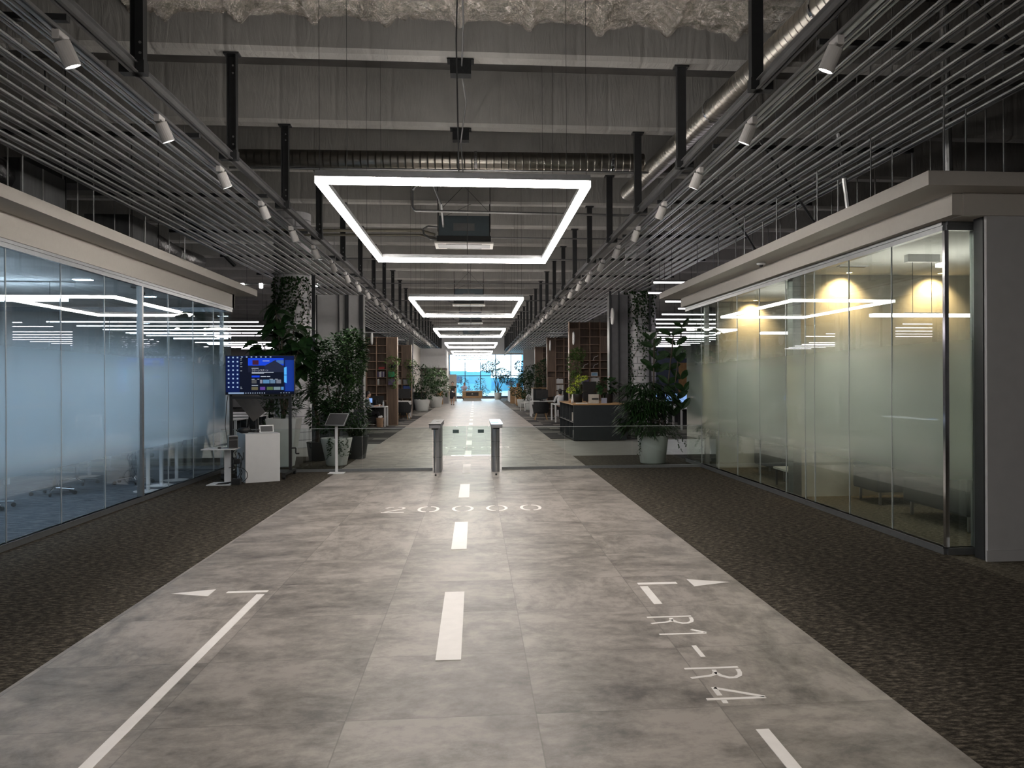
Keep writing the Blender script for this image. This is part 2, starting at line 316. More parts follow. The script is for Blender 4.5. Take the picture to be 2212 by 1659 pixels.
# ------------------------------------------------------------------ mesh helpers
class MB:
    def __init__(s): s.v = []; s.f = []; s.mi = []
    def add(s, vs, fs, m=0, T=None):
        b = len(s.v)
        s.v += [tuple(T @ Vector(p)) if T is not None else tuple(p) for p in vs]
        s.f += [tuple(i + b for i in f) for f in fs]; s.mi += [m] * len(fs); return s
    def box(s, x0, x1, y0, y1, z0, z1, m=0, T=None):
        return s.add([(x0, y0, z0), (x1, y0, z0), (x1, y1, z0), (x0, y1, z0), (x0, y0, z1), (x1, y0, z1), (x1, y1, z1), (x0, y1, z1)],
                     [(0, 3, 2, 1), (4, 5, 6, 7), (0, 1, 5, 4), (1, 2, 6, 5), (2, 3, 7, 6), (3, 0, 4, 7)], m, T)
    def prism(s, poly, z0, z1, m=0, T=None):
        n = len(poly)
        return s.add([(x, y, z0) for x, y in poly] + [(x, y, z1) for x, y in poly],
                     [tuple(range(n))[::-1], tuple(range(n, 2 * n))] + [(i, (i + 1) % n, n + (i + 1) % n, n + i) for i in range(n)], m, T)
    def tube(s, p0, p1, r0, r1=None, n=8, m=0, cap=True):
        p0, p1 = Vector(p0), Vector(p1); r1 = r0 if r1 is None else r1
        d = (p1 - p0)
        if d.length < 1e-6: return s
        d.normalize(); a = d.orthogonal().normalized(); b = d.cross(a)
        vs = [p0 + (a * math.cos(2 * PI * i / n) + b * math.sin(2 * PI * i / n)) * r0 for i in range(n)] + \
             [p1 + (a * math.cos(2 * PI * i / n) + b * math.sin(2 * PI * i / n)) * r1 for i in range(n)]
        fs = [(i, (i + 1) % n, n + (i + 1) % n, n + i) for i in range(n)]
        if cap: fs += [tuple(range(n))[::-1], tuple(range(n, 2 * n))]
        return s.add(vs, fs, m)
    def path(s, pts, r, n=6, m=0):
        for i in range(len(pts) - 1):
            ra = r[i] if isinstance(r, (list, tuple)) else r; rb = r[i + 1] if isinstance(r, (list, tuple)) else r
            s.tube(pts[i], pts[i + 1], ra, rb, n, m)
        return s
    def lathe(s, prof, c=(0, 0, 0), n=24, m=0, sx=1, sy=1, T=None):
        k = len(prof)
        vs = [(c[0] + r * math.cos(2 * PI * j / n) * sx, c[1] + r * math.sin(2 * PI * j / n) * sy, c[2] + z) for r, z in prof for j in range(n)]
        fs = [(i * n + j, i * n + (j + 1) % n, (i + 1) * n + (j + 1) % n, (i + 1) * n + j) for i in range(k - 1) for j in range(n)]
        fs += [tuple(range(n))[::-1], tuple(range((k - 1) * n, k * n))]
        return s.add(vs, fs, m, T)
    def ball(s, c, r, n=10, m=0, sx=1, sy=1, sz=1):
        prof = [(max(.001, r * math.sin(PI * i / n)), -r * math.cos(PI * i / n) * sz) for i in range(n + 1)]
        return s.lathe(prof, c, n + 2, m, sx, sy)
    def leaf(s, p, d, up, L, W, m=0, droop=.15):
        d = Vector(d).normalized(); side = d.cross(Vector(up))
        if side.length < .05: side = d.orthogonal()
        side.normalize(); nrm = side.cross(d)
        p = Vector(p); a = p + d * L * .45 + side * W * .5 - nrm * W * .12; b = p + d * L * .45 - side * W * .5 - nrm * W * .12
        mid = p + d * L * .5 + nrm * W * .05; tip = p + d * L - Vector((0, 0, 1)) * L * droop
        return s.add([p, a, mid, b, tip], [(0, 1, 2), (0, 2, 3), (1, 4, 2), (2, 4, 3)], m)
    def bigleaf(s, p, d, up, L, W, m=0, droop=.25, seg=5):
        """broad blade with a curved midrib"""
        d = Vector(d).normalized(); side = d.cross(Vector(up))
        if side.length < .05: side = d.orthogonal()
        side.normalize(); nrm = side.cross(d); p = Vector(p); vs = []
        for i in range(seg + 1):
            t = i / seg; w_ = W * .5 * math.sin(PI * min(1, (t * .92 + .05))) ** .7
            c = p + d * L * t - Vector((0, 0, 1)) * L * droop * t * t
            vs += [c - side * w_ + nrm * w_ * .25, c, c + side * w_ + nrm * w_ * .25]
        fs = []
        for i in range(seg):
            b = i * 3; fs += [(b, b + 1, b + 4, b + 3), (b + 1, b + 2, b + 5, b + 4)]
        return s.add(vs, fs, m)
    def stroke(s, pts, wd, z0=0., z1=.003, m=0, closed=False):
        """flat ribbon of constant width along a 2D polyline, a few millimetres thick"""
        P = [Vector(p) for p in pts]; n = len(P); l = []; r = []
        for i in range(n):
            if closed: a, b = P[(i - 1) % n], P[(i + 1) % n]
            else: a, b = P[max(i - 1, 0)], P[min(i + 1, n - 1)]
            t = (b - a).normalized(); nn = Vector((-t.y, t.x))
            k = 1.
            if 0 < i < n - 1:
                t0 = (P[i] - P[i - 1]).normalized(); k = min(2.2, 1 / max(.3, abs(t0.dot(t))))
            l.append(P[i] + nn * wd / 2 * k); r.append(P[i] - nn * wd / 2 * k)
        vs = [(p.x, p.y, z) for p in l for z in (z0, z1)] + [(p.x, p.y, z) for p in r for z in (z0, z1)]
        fs = []
        for i in range(n - 1):
            a0, a1, b0, b1 = 2 * i, 2 * i + 1, 2 * i + 2, 2 * i + 3; c0, c1, d0, d1 = a0 + 2 * n, a1 + 2 * n, b0 + 2 * n, b1 + 2 * n
            fs += [(a1, c1, d1, b1), (a0, b0, d0, c0), (a0, a1, b1, b0), (c0, d0, d1, c1)]
        fs += [(0, 2 * n, 2 * n + 1, 1), (2 * n - 2, 2 * n - 1, 4 * n - 1, 4 * n - 2)]
        return s.add(vs, fs, m)
    def out(s, name, mats, parent=None, loc=None, rz=0., bev=0., smooth=False, kind=None):
        me = bpy.data.meshes.new(name); me.from_pydata(s.v, [], s.f)
        mats = mats if isinstance(mats, (list, tuple)) else [mats]
        for m in mats: me.materials.append(M_[m] if isinstance(m, str) else m)
        if len(mats) > 1: me.polygons.foreach_set('material_index', s.mi)
        if smooth: me.polygons.foreach_set('use_smooth', [True] * len(me.polygons))
        bm = bmesh.new(); bm.from_mesh(me); bmesh.ops.recalc_face_normals(bm, faces=bm.faces); bm.to_mesh(me); bm.free()
        me.update()
        o = bpy.data.objects.new(name, me); C.objects.link(o)
        if parent is not None: o.parent = parent
        if loc is not None: o.location = loc
        o.rotation_euler.z = rz
        if bev:
            b = o.modifiers.new('bevel', 'BEVEL'); b.width = bev; b.segments = 2; b.limit_method = 'ANGLE'
        if smooth == 'auto' or smooth is True:
            pass
        if kind: o['kind'] = kind
        return o

def thing(name, label, cat, loc=(0, 0, 0), rz=0., group=None):
    o = bpy.data.objects.new(name, None); C.objects.link(o); o.location = loc; o.rotation_euler.z = rz
    o.empty_display_size = .1
    o['label'] = label; o['category'] = cat
    if group: o['group'] = group
    return o
def tag(o, label, cat, group=None, kind=None):
    o['label'] = label; o['category'] = cat
    if group: o['group'] = group
    if kind: o['kind'] = kind
    return o
def struct(o, label=None):
    o['kind'] = 'structure'
    if label: o['label'] = label
    return o
def dup(root, loc, rz=None, label=None, group=None, cat=None):
    r = root.copy(); C.objects.link(r); r.location = loc
    if rz is not None: r.rotation_euler.z = rz
    if label: r['label'] = label
    if group: r['group'] = group
    if cat: r['category'] = cat
    for ch in list(root.children):
        c = ch.copy(); C.objects.link(c); c.parent = r
        for g in list(ch.children):
            d = g.copy(); C.objects.link(d); d.parent = c
    return r
ORD = ['nearest', 'second', 'third', 'fourth', 'fifth', 'sixth', 'seventh', 'eighth', 'ninth', 'tenth', 'eleventh', 'twelfth', 'thirteenth',
       'fourteenth', 'fifteenth', 'sixteenth', 'seventeenth', 'eighteenth', 'nineteenth', 'twentieth', 'twenty-first', 'twenty-second',
       'twenty-third', 'twenty-fourth', 'twenty-fifth', 'twenty-sixth', 'twenty-seventh', 'twenty-eighth', 'twenty-ninth', 'thirtieth',
       'thirty-first', 'thirty-second', 'thirty-third', 'thirty-fourth', 'thirty-fifth', 'thirty-sixth', 'thirty-seventh', 'thirty-eighth']

# ================================================================== SHELL
XL, XR, YN, YE = -20.0, 20.0, -8.0, 80.0
ZC = 6.95
SL, SR = -2.56, 2.17            # edges of the walkway
MB().box(XL, XR, YN, YE, -.3, -.012).out('floor', 'planks', kind='structure')
def slab(name, x0, x1, y0, y1, m, z=0.):
    return MB().box(x0, x1, y0, y1, -.012, z).out(name, m, kind='structure')
slab('floor_walkway', SL, SR, YN, YE, 'strip')
slab('floor_carpet_left', -4.72, SL, YN, 19.0, 'carpet')
slab('floor_carpet_right', SR, 4.46, YN, 18.4, 'carpet')
slab('floor_crosswalk_left', XL, SL, 19.0, 22.6, 'crosswalk')
slab('floor_crosswalk_right', SR, XR, 18.4, 23.2, 'crosswalk')
slab('floor_room_left', -12, -4.72, YN, 16.5, 'carpet_blue')
slab('floor_room_right', 4.46, 12, YN, 16.8, 'carpet_warm')
MB().box(XL, XR, YN, YE, ZC, ZC + .2).out('ceiling', 'deck', kind='structure')
for nm, x0, x1 in (('wall_left', XL - .2, XL), ('wall_right', XR, XR + .2)):
    MB().box(x0, x1, YN, YE, -.3, ZC).out(nm, 'plaster_grey', kind='structure')
MB().box(XL, XR, YN - .2, YN, -.3, ZC).out('wall_back', 'plaster_grey', kind='structure')
# far wall: solid above and beside the big window
fw = MB(); fw.box(XL, XR, YE, YE + .3, 4.25, ZC); fw.box(XL, -4.2, YE, YE + .3, -.3, 4.25); fw.box(4.85, XR, YE, YE + .3, -.3, 4.25)
fw.box(-4.2, 4.85, YE, YE + .3, -.3, .12)
fw.out('wall_far', 'plaster_grey', kind='structure')
win = bpy.data.objects.new('window_1', None); C.objects.link(win); win['kind'] = 'structure'; win['label'] = 'floor to ceiling window with dark blue mullions at the far end of the hall'
fr = MB()
pitch = 1.462
k0 = -4.2
xs = [-4.2, -2.40] + [-2.40 + pitch * i for i in range(1, 5)] + [4.81]
for x in xs: fr.box(x - .035, x + .035, YE - .06, YE + .02, .12, 4.25)
fr.box(-4.2, 4.85, YE - .05, YE + .01, 2.17, 2.25); fr.box(-4.2, 4.85, YE - .05, YE + .01, .12, .26)
fr.out('window_frame', 'navy', win)
MB().box(-4.2, 4.85, YE - .025, YE - .015, .2, 4.25).out('window_pane', 'winglass', win)

# ------------------------------------------------------------------ beams, purlins and foil overhead
YB = [11.38 + 3.06 * i for i in range(23)]
for i, y in enumerate(YB):
    m = MB()
    # rounded lower edges, 0.34 m wide
    sec = [(-.30, 0.06), (-.24, .012), (-.05, 0), (.03, .03), (.04, .95), (-.31, .95)]
    n = len(sec); vs = [(x, y + a, 6.0 + z) for x in (-19.9, 19.9) for a, z in sec]
    m.add(vs, [tuple(range(n)), tuple(range(n, 2 * n))[::-1]] + [(j, n + j, n + (j + 1) % n, (j + 1) % n) for j in range(n)])
    m.out('ceiling_beam', 'beam', kind='structure')
    if i < 12:
        st = MB().box(-19.9, 19.9, y + 1.2, y + 1.32, 6.52, 6.72)
        st.out('ceiling_purlin', 'steel_grey', kind='structure')
for y in (8.32, 5.26, 2.2):
    MB().box(-19.9, 19.9, y - .31, y + .04, 6.0, 6.95).out('ceiling_beam', 'beam', kind='structure')
# foil blanket hung in front of the first beam, sagging between ribs that run along the hall
from mathutils import noise as MN
f = MB(); nx, ny = 420, 60
def crease(x, y):
    v = 0; a_ = 1; fq = 1.7
    for _ in range(4):
        n_ = MN.noise(Vector((x * fq + 3.1 * MN.noise(Vector((y * 2, x * 1.3, 2))), y * fq * 1.2, fq))); v += a_ * (1 - abs(n_) * 2.2); a_ *= .52; fq *= 2.05
    return v
for j in range(ny + 1):
    for i in range(nx + 1):
        x = -4.4 + 8.8 * i / nx; yy = 8.4 + 2.70 * j / ny
        d = ((x + .2 + .47) % .94) - .47
        z = 6.47 - .13 * math.exp(-(d / .085) ** 2) + .055 * crease(x * 1.2, yy * 2.2) - .05
        f.v.append((x, yy, z))
for j in range(ny):
    for i in range(nx):
        a = j * (nx + 1) + i; f.f.append((a, a + 1, a + nx + 2, a + nx + 1)); f.mi.append(0)
o = f.out('foil_blanket', 'foil', smooth=False)
sd = o.modifiers.new('thick', 'SOLIDIFY'); sd.thickness = .01
tag(o, 'crinkled silver foil insulation blanket under the roof at the top of the picture', 'insulation', kind='structure')

# ------------------------------------------------------------------ slatted ceiling wings
def side(sgn): return 'left' if sgn < 0 else 'right'
CX = -.145
for sgn in (-1, 1):
    xs_ = [(-3.33 - .182 * i) if sgn < 0 else (3.02 + .19 * i) for i in range(12)]
    for i, x in enumerate(xs_):
        m = MB()
        # open channel: web on top, two lips below
        m.box(-.036, .036, 0, 78.9, .022, .026); m.box(-.036, -.033, 0, 78.9, 0, .026); m.box(.033, .036, 0, 78.9, 0, .026)
        m.box(-.036, -.010, 0, 78.9, 0, .003); m.box(.010, .036, 0, 78.9, 0, .003); m.box(-.013, -.010, 0, 78.9, 0, .010); m.box(.010, .013, 0, 78.9, 0, .010)
        o = m.out('ceiling_slat', 'slat', loc=(x, 1.0, 4.40))
        tag(o, f'long galvanised steel ceiling slat, {"first" if i == 0 else ORD[i]} out from the {side(sgn)} spotlight track', 'ceiling slat', f'ceiling slats of the {side(sgn)} wing')
    # cross runners above the slats
    x0, x1 = (-5.6, -3.1) if sgn < 0 else (2.85, 5.35)
    for i in range(26):
        y = 3.6 + 3.06 * i
        o = MB().box(x0, x1, -.03, .03, 0, .05).out('slat_runner', 'steel_dark', loc=(0, y, 4.445))
        tag(o, f'dark cross runner carrying the {side(sgn)} ceiling slats, {ORD[i]} from the camera', 'ceiling runner', f'cross runners above the {side(sgn)} slats')
    # spotlight track and the heavy edge rail
    xt = -3.17 if sgn < 0 else 2.86
    t = thing('lighting_track', f'thin lighting track along the {side(sgn)} edge of the slatted ceiling', 'lighting track', (xt, 1, 4.37))
    MB().box(-.018, .018, 0, 79, 0, .03).out('track_rail', 'steel_grey', t)
    MB().box(-.006, .006, 0, 79, -.003, 0).out('track_slot', 'black', t)
    xr = -3.19 if sgn < 0 else 2.87
    m = MB(); m.box(-.04, .04, 0, 79, .0, .010); m.box(-.04, .04, 0, 79, .09, .10); m.box(-.006, .006, 0, 79, 0, .10)
    o = m.out('edge_rail', 'steel_grey', loc=(xr, 1, 4.60)); tag(o, f'grey steel rail hanging above the {side(sgn)} spotlight track', 'steel rail')
    m = MB(); m.box(-.02, .02, 0, 79, 0, .04)
    o = m.out('edge_trunking', 'alu', loc=(-3.26 if sgn < 0 else 2.95, 1, 4.42)); tag(o, f'slim cable trunking beside the {side(sgn)} spotlight track', 'cable trunking')

# hanger posts from beam to rail
post = None; yp = [8.32] + YB[:23]
for sgn in (-1, 1):
    xr = -3.17 if sgn < 0 else 2.85
    for i, y in enumerate(yp):
        lab = f'dark steel hanger post with bolts above the {side(sgn)} rail, {ORD[i]} from the camera'
        if post is None:
            post = thing('hanger_post', lab, 'hanger post', (xr, y - .14, 4.62), 0, 'hanger posts of the left wing')
            m = MB(); m.box(-.06, -.05, -.05, .05, 0, 1.38); m.box(.05, .06, -.05, .05, 0, 1.38); m.box(-.06, .06, .04, .05, 0, 1.38)
            pc = m.out('post_channel', 'steel_dark', post)
            MB().box(-.10, .10, -.07, .07, 1.36, 1.385).out('top_plate', 'steel_dark', post)
            MB().box(-.16, .07, -.06, .06, -.02, .10).out('bracket', 'steel_dark', post)
            for z in (.2, .3, 1.14, 1.24): MB().tube((0, .036, z), (0, .028, z), .014, n=6).out('bolt', 'alu', pc)
        else:
            dup(post, (xr, y - .14, 4.62), 0 if sgn < 0 else PI, lab, f'hanger posts of the {side(sgn)} wing')

# ------------------------------------------------------------------ track spotlights
spot0 = None
def make_spot(loc, lab):
    s = thing('track_spotlight', lab, 'spotlight', loc, 0, 'spotlights on the left track')
    a = MB(); a.box(-.028, .028, -.085, .085, -.075, 0); a.out('track_adapter', 'spotwhite', s, bev=.006)
    q = MB().tube((0, .05, -.07), (0, .05, -.13), .012, n=8); q.box(-.01, .01, -.02, .055, -.15, -.12); q.out('swivel_arm', 'spotwhite', s)
    d = Vector((.36, .30, -1)).normalized(); c0 = Vector((.02, -.03, -.08)); T = Matrix.Translation(c0) @ d.to_track_quat('Z', 'Y').to_matrix().to_4x4()
    b = MB(); b.lathe([(.030, -.004), (.058, 0), (.062, .006), (.062, .19), (.056, .19), (.052, .18), (.05, .17)], n=20, T=T); can = b.out('lamp_can', 'spotwhite', s, smooth=False)
    e = MB(); e.lathe([(.049, .172), (.049, .178)], n=20, T=T); e.out('lens', 'lens', can)
    L = bpy.data.lights.new('spot_beam', 'SPOT'); L.energy = SPOTW; L.spot_size = math.radians(62); L.spot_blend = .55; L.color = (1, .95, .89); L.shadow_soft_size = .045
    lo = bpy.data.objects.new('spot_beam', L); C.objects.link(lo); lo.parent = s
    p = c0 + d * .20; aim = Vector((.52, .12, -1)).normalized()
    lo.location = p; lo.rotation_mode = 'QUATERNION'; lo.rotation_quaternion = (-aim).to_track_quat('Z', 'Y')
    return s
for sgn in (-1, 1):
    for i in range(38):
        y = (4.68 + 2.008 * i) if sgn < 0 else (4.33 + 2.0 * i)
        lab = f'white can spotlight on the {side(sgn)} track, {ORD[i]} from the camera'
        x = -3.17 if sgn < 0 else 2.86
        if spot0 is None: spot0 = make_spot((x, y, 4.37), lab)
        else:
            r = dup(spot0, (x, y, 4.37), 0, lab, f'spotlights on the {side(sgn)} track')
            if sgn > 0: r.scale = (-1, 1, 1)
# ------------------------------------------------------------------ rectangular frame lamps
LW0, LW1 = -1.49, 1.12; LL = 5.20
def make_lamp(y, lab):
    t = thing('frame_lamp', lab, 'pendant lamp', (0, y, 3.54), 0, 'rectangular frame lamps over the walkway')
    def ring(w_, z0, z1):
        m = MB(); a, b = LW0, LW1
        for (x0, x1, y0, y1) in ((a, b, 0, w_), (a, b, LL - w_, LL), (a, a + w_, w_, LL - w_), (b - w_, b, w_, LL - w_)): m.box(x0, x1, y0, y1, z0, z1)
        return m
    ring(.062, 0, .062).out('diffuser', 'led', t)
    ring(.058, .0621, .12).out('housing', 'alu', t)
    for x in (LW0 + .04, LW1 - .04):
        for yy in (.03, LL / 3, LL * 2 / 3, LL - .03):
            MB().tube((x, yy, .12), (x, yy, 3.40), .0028, n=4).out('suspension_cable', 'steel_dark', t)
    m = MB().path([(CX, .04, .14), (CX - .02, .05, 1.4), (CX + .01, .0, 2.4), (CX, -.1, 3.40)], .008, 5); m.out('power_cord', 'steel_grey', t)
    return t
lamp0 = None
for k in range(-1, 7):
    y = 7.93 + 11.14 * k
    lab = ('glowing white rectangular frame lamp behind the camera' if k < 0 else f'glowing white rectangular frame lamp over the walkway, {ORD[k]} from the camera')
    if lamp0 is None: lamp0 = make_lamp(y, lab)
    else: dup(lamp0, (0, y, 3.54), None, lab)

# ------------------------------------------------------------------ air conditioning cassettes
def make_ac(y, lab):
    t = thing('ceiling_cassette', lab, 'air conditioner', (-.245, y, 4.93), 0, 'air conditioning cassettes over the walkway')
    MB().box(-.60, .60, 0, .58, .20, .68).out('casing', mat('cassette_steel', (.10, .125, .14), .4, .8, var=.05), t, bev=.01)
    MB().box(-.64, .64, -.02, .62, .08, .20).out('insulation_collar', 'black', t)
    m = MB(); m.box(-.70, .70, -.12, .72, 0, .05); pn = m.out('panel', mat('cassette_panel', (.62, .60, .57), .5, var=.02), t, bev=.012)
    MB().box(-.42, .42, -.06, -.01, -.004, .0).out('air_slot', 'black', pn); MB().box(-.42, .42, .60, .65, -.004, .0).out('air_slot', 'black', pn)
    MB().box(-.62, .62, .03, .57, -.006, 0).out('intake_grille', 'steel_grey', pn)
    MB().box(-.25, .25, -.006, 0, .32, .5).out('service_plate', 'steel_grey', t)
    for x in (-.62, .62):
        for yy in (.02, .56): MB().tube((x, yy, .3), (x, yy, 2.0), .009, n=5).out('threaded_rod', 'steel_dark', t)
    m = MB()
    for a, b in (((-.62, .02, .75), (.1, .02, 1.5)), ((.62, .02, .75), (-.1, .02, 1.5)), ((-.62, .56, .7), (.62, .56, 1.3))): m.tube(a, b, .006, n=4)
    m.out('sway_brace', 'steel_dark', t)
    m = MB().path([(-.62, .1, .42), (-.86, .1, .44), (-.97, .1, .36), (-.95, .1, .24), (-.8, .1, .14), (-.62, .1, .12)], .022, 8); m.out('drain_hose', 'steel_grey', t)
    return t
ac0 = None
for y, w_ in ((19.8, 'nearest, inside the first frame lamp outline'), (35.5, 'second, seen through the second frame lamp'), (46.6, 'third, just above the third frame lamp'), (61, 'farthest, near the end of the hall')):
    if ac0 is None: ac0 = make_ac(y, 'grey cassette air conditioner with white panel, ' + w_)
    else: dup(ac0, (-.245, y, 4.93), None, 'grey cassette air conditioner with white panel, ' + w_)

# ------------------------------------------------------------------ ducts and pipes
def duct(name, label, p0, p1, r, m='duct', bands=()):
    p0, p1 = Vector(p0), Vector(p1); d = p1 - p0; Ln = d.length
    t = thing(name, label, 'duct', p0); t.rotation_mode = 'QUATERNION'; t.rotation_quaternion = d.to_track_quat('Z', 'Y')
    MB().lathe([(r - .01, 0), (r, .01), (r, Ln - .01), (r - .01, Ln)], n=28).out('duct_tube', m, t, smooth=True)
    for b in bands: MB().lathe([(r + .004, b), (r + .014, b + .01), (r + .014, b + .05), (r + .004, b + .06)], n=28).out('clamp_band', 'chrome', t)
    return t
duct('round_duct', 'round spiral duct running along the ceiling right of the first posts', (3.85, 5.5, 5.62), (3.30, 17.6, 5.72), .175, bands=(6.5, 3.0))
duct('round_duct', 'round spiral duct crossing the hall above the first frame lamp', (-4.4, 15.7, 5.80), (3.25, 15.7, 5.86), .165, bands=(4.4, 7.0, 7.5))
def pipe(label, pts, r, m='steel_grey'):
    o = MB().path(pts, r, 8).out('ceiling_pipe', m); tag(o, label, 'pipe'); return o
pipe('thin pale pipe crossing right under the round cross duct', [(-4.4, 15.4, 5.55), (4.2, 15.4, 5.60)], .022, 'alu')
pipe('pale drain pipe with a tall loop above the nearest cassette', [(4.0, 18.5, 5.40), (-1.3, 18.5, 5.45), (-1.36, 18.5, 5.55), (-1.36, 18.5, 5.9), (-1.2, 18.5, 6.1), (-.9, 18.6, 6.05), (-.75, 18.9, 5.7), (-.72, 19.6, 5.3)], .028, 'alu')
pipe('insulated refrigerant pipe left of the nearest cassette', [(-5, 20.3, 5.30), (-1.3, 20.3, 5.34), (-.95, 20.2, 5.22)], .036, mat('pipe_lagging', (.28, .26, .21), .8, var=.1))
pipe('lower insulated pipe left of the nearest cassette', [(-5, 20.3, 5.20), (-1.3, 20.3, 5.23), (-.9, 20.2, 5.12)], .03, mat('pipe_lagging_dark', (.16, .15, .12), .8, var=.1))
pipe('thin pipe crossing behind the nearest cassette', [(-5, 20.9, 5.30), (4, 20.9, 5.28)], .018)
for k, y in enumerate((25.2, 31.4, 38.0, 44.0, 50.0, 56.0, 62.5)):
    pipe(f'thin grey conduit crossing the hall ceiling, {ORD[k]} beyond the first frame lamp', [(-4.8, y, 5.35), (4.6, y, 5.38)], .03 if k % 2 == 0 else .02, 'alu' if k % 3 == 0 else 'steel_grey')
# junction boxes under the beams on the centre line
for k, y in enumerate(YB[:3]):
    o = MB().box(-.14, .14, -.09, .09, -.2, 0).box(-.18, .18, -.1, .1, -.012, 0).out('junction_box', 'blackfab', loc=(CX - .03 - .05 * k, y - .12, 6.0))
    tag(o, f'dark junction box under the centre of a ceiling beam, {ORD[k]} from the camera', 'junction box', 'junction boxes under the beams')
o = MB().path([(CX, 9.2, 6.5), (CX + .02, 10.5, 6.2), (CX - .02, 11.3, 5.85), (CX + .03, 12.6, 5.9), (CX - .08, 14.3, 5.78), (CX - .05, 15.2, 5.4)], .012, 6).out('power_cable', 'steel_grey')
tag(o, 'grey power cable draped along the centre of the first beams', 'cable')

# ================================================================== GLASS ROOMS
def seg_box(m, p0, p1, w_, z0, z1, side_=0., mi=0):
    """box standing along the plan segment p0-p1, w_ thick, shifted side_ to the left of it"""
    a, b = Vector((*p0, 0)), Vector((*p1, 0)); d = (b - a).normalized(); n = Vector((-d.y, d.x, 0))
    q = [a + n * (side_ - w_ / 2), b + n * (side_ - w_ / 2), b + n * (side_ + w_ / 2), a + n * (side_ + w_ / 2)]
    return m.prism([(v.x, v.y) for v in q], z0, z1, mi)
def glazing(name, label, p0, p1, joints, heavy, zt, film, z0=.07):
    t = bpy.data.objects.new(name, None); C.objects.link(t); t['kind'] = 'structure'; t['label'] = label
    a, b = Vector(p0), Vector(p1); Ln = (b - a).length; d = (b - a) / Ln
    P = lambda s_: tuple(a + d * s_)
    m = MB(); seg_box(m, P(0), P(Ln), .06, 0, z0); seg_box(m, P(0), P(Ln), .075, z0 - .012, z0, 0); m.out('bottom_rail', 'frame', t)
    m = MB(); seg_box(m, P(0), P(Ln), .06, zt, zt + .035); seg_box(m, P(0), P(Ln), .075, zt + .05, zt + .085); seg_box(m, P(0), P(Ln), .05, zt + .035, zt + .05); m.out('top_rail', 'frame', t)
    for s_ in heavy:
        m = MB(); seg_box(m, P(s_ - .03), P(s_ + .03), .075, z0, zt); m.out('mullion', 'frame', t)
    edges = sorted([0.] + list(joints) + list(heavy) + [Ln])
    for s_ in joints:
        m = MB(); seg_box(m, P(s_ - .005), P(s_ + .005), .014, z0, zt); m.out('glass_joint', 'seal', t)
    for i in range(len(edges) - 1):
        e0 = edges[i] + (.03 if edges[i] in heavy else .005 if i else 0); e1 = edges[i + 1] - (.03 if edges[i + 1] in heavy else .005)
        m = MB(); seg_box(m, P(e0), P(e1), .010, z0, zt); m.out('glass_pane', film, t)
    return t
# ---- left room
GL = -4.70
ys = [y - YN for y in (-6.2, -4.0, -1.8, .4, 2.6, 4.5, 6.6, 8.77, 9.886, 11.004, 13.201, 14.335, 15.42)]
glazing('window_2', 'long frosted glass wall of the left meeting room', (GL, YN), (GL, 16.5), ys, [12.14 - YN], 3.03, 'film_l')
glazing('window_3', 'short glass end wall of the left meeting room', (GL - .05, 16.5), (-9.6, 16.5), [1.1, 2.2, 3.3], [.12], 3.03, 'glass')
m = MB(); m.box(GL - .12, GL + .05, YN, 16.56, 3.115, 3.40); m.box(-9.8, GL + .05, 16.44, 16.58, 3.115, 3.40); m.out('trim_1', 'plaster', kind='structure')
m = MB(); m.box(-9.8, -4.30, YN, 16.9, 3.375, 3.50); m.out('roof_left_room', 'plaster', kind='structure')
MB().box(-9.8, GL - .12, YN, 16.44, 3.12, 3.374).out('ceiling_left_room', 'roomceil', kind='structure')
# far wall of that room: piers, sill and windows to the outside courtyard
m = MB(); m.box(-9.9, -9.65, YN, 16.5, 0, .9); m.box(-9.9, -9.65, YN, 16.5, 2.35, 3.12)
for y in (-8, -4, 0, 4, 7.2, 10.4, 13.6, 16.0): m.box(-9.9, -9.65, y, y + .9 if y < 15 else 16.5, .9, 2.35)
m.out('wall_left_room', 'roomceil', kind='structure')
# ---- right rooms
gr0, gr1 = (4.474, 7.54), (4.35, 16.76)
ja = [8.538, 9.53, 10.505, 11.48, 12.529, 13.592, 14.629]
glazing('window_4', 'long frosted glass wall of the right meeting rooms', gr0, gr1, [j - 7.54 for j in ja + [10.807, 15.70]], [], 3.09, 'film_r')
glazing('window_5', 'narrow glass return at the near corner of the right room', (4.80, 7.54), gr0, [], [.03], 3.09, 'film_r')
m = MB().box(4.455, 4.495, 7.52, 7.56, .07, 3.09); m.out('window_corner_post', 'chrome', kind='structure')
m = MB(); m.box(4.68, 12, 7.22, 7.40, 0, 3.17); m.out('wall_front_right', 'plaster_grey', kind='structure')
MB().box(4.668, 4.68, 7.26, 7.40, .0, 3.17).box(4.76, 4.83, 7.40, 7.6, 0, 3.17).out('window_jamb_right', 'steel_dark', kind='structure'); m = MB(); m.box(4.66, 12, 7.20, 7.22, .0, .10); m.out('baseboard_right', 'plaster_grey', kind='structure')
m = MB(); seg_box(m, (4.41, 7.22), (4.29, 16.76), .16, 3.175, 3.39, -.02); m.box(4.45, 12, 7.20, 7.50, 3.17, 3.39); m.box(4.3, 12, 16.62, 16.78, 3.175, 3.39); m.out('trim_2', 'plaster', kind='structure')
m = MB(); m.prism([(3.96, 6.93), (12, 6.93), (12, 17.1), (3.86, 17.1)], 3.375, 3.50); m.out('roof_right_room', 'plaster', kind='structure')
MB().box(4.55, 12, 7.55, 16.6, 3.18, 3.37).out('ceiling_right_room', 'roomceil', kind='structure')
MB().box(4.62, 12, 11.50, 11.62, 0, 3.18).out('wall_between_lounges', 'concrete', kind='structure')
MB().box(4.50, 4.62, 11.42, 11.62, 0, 3.18).out('wall_between_lounges_post', 'frame', kind='structure')
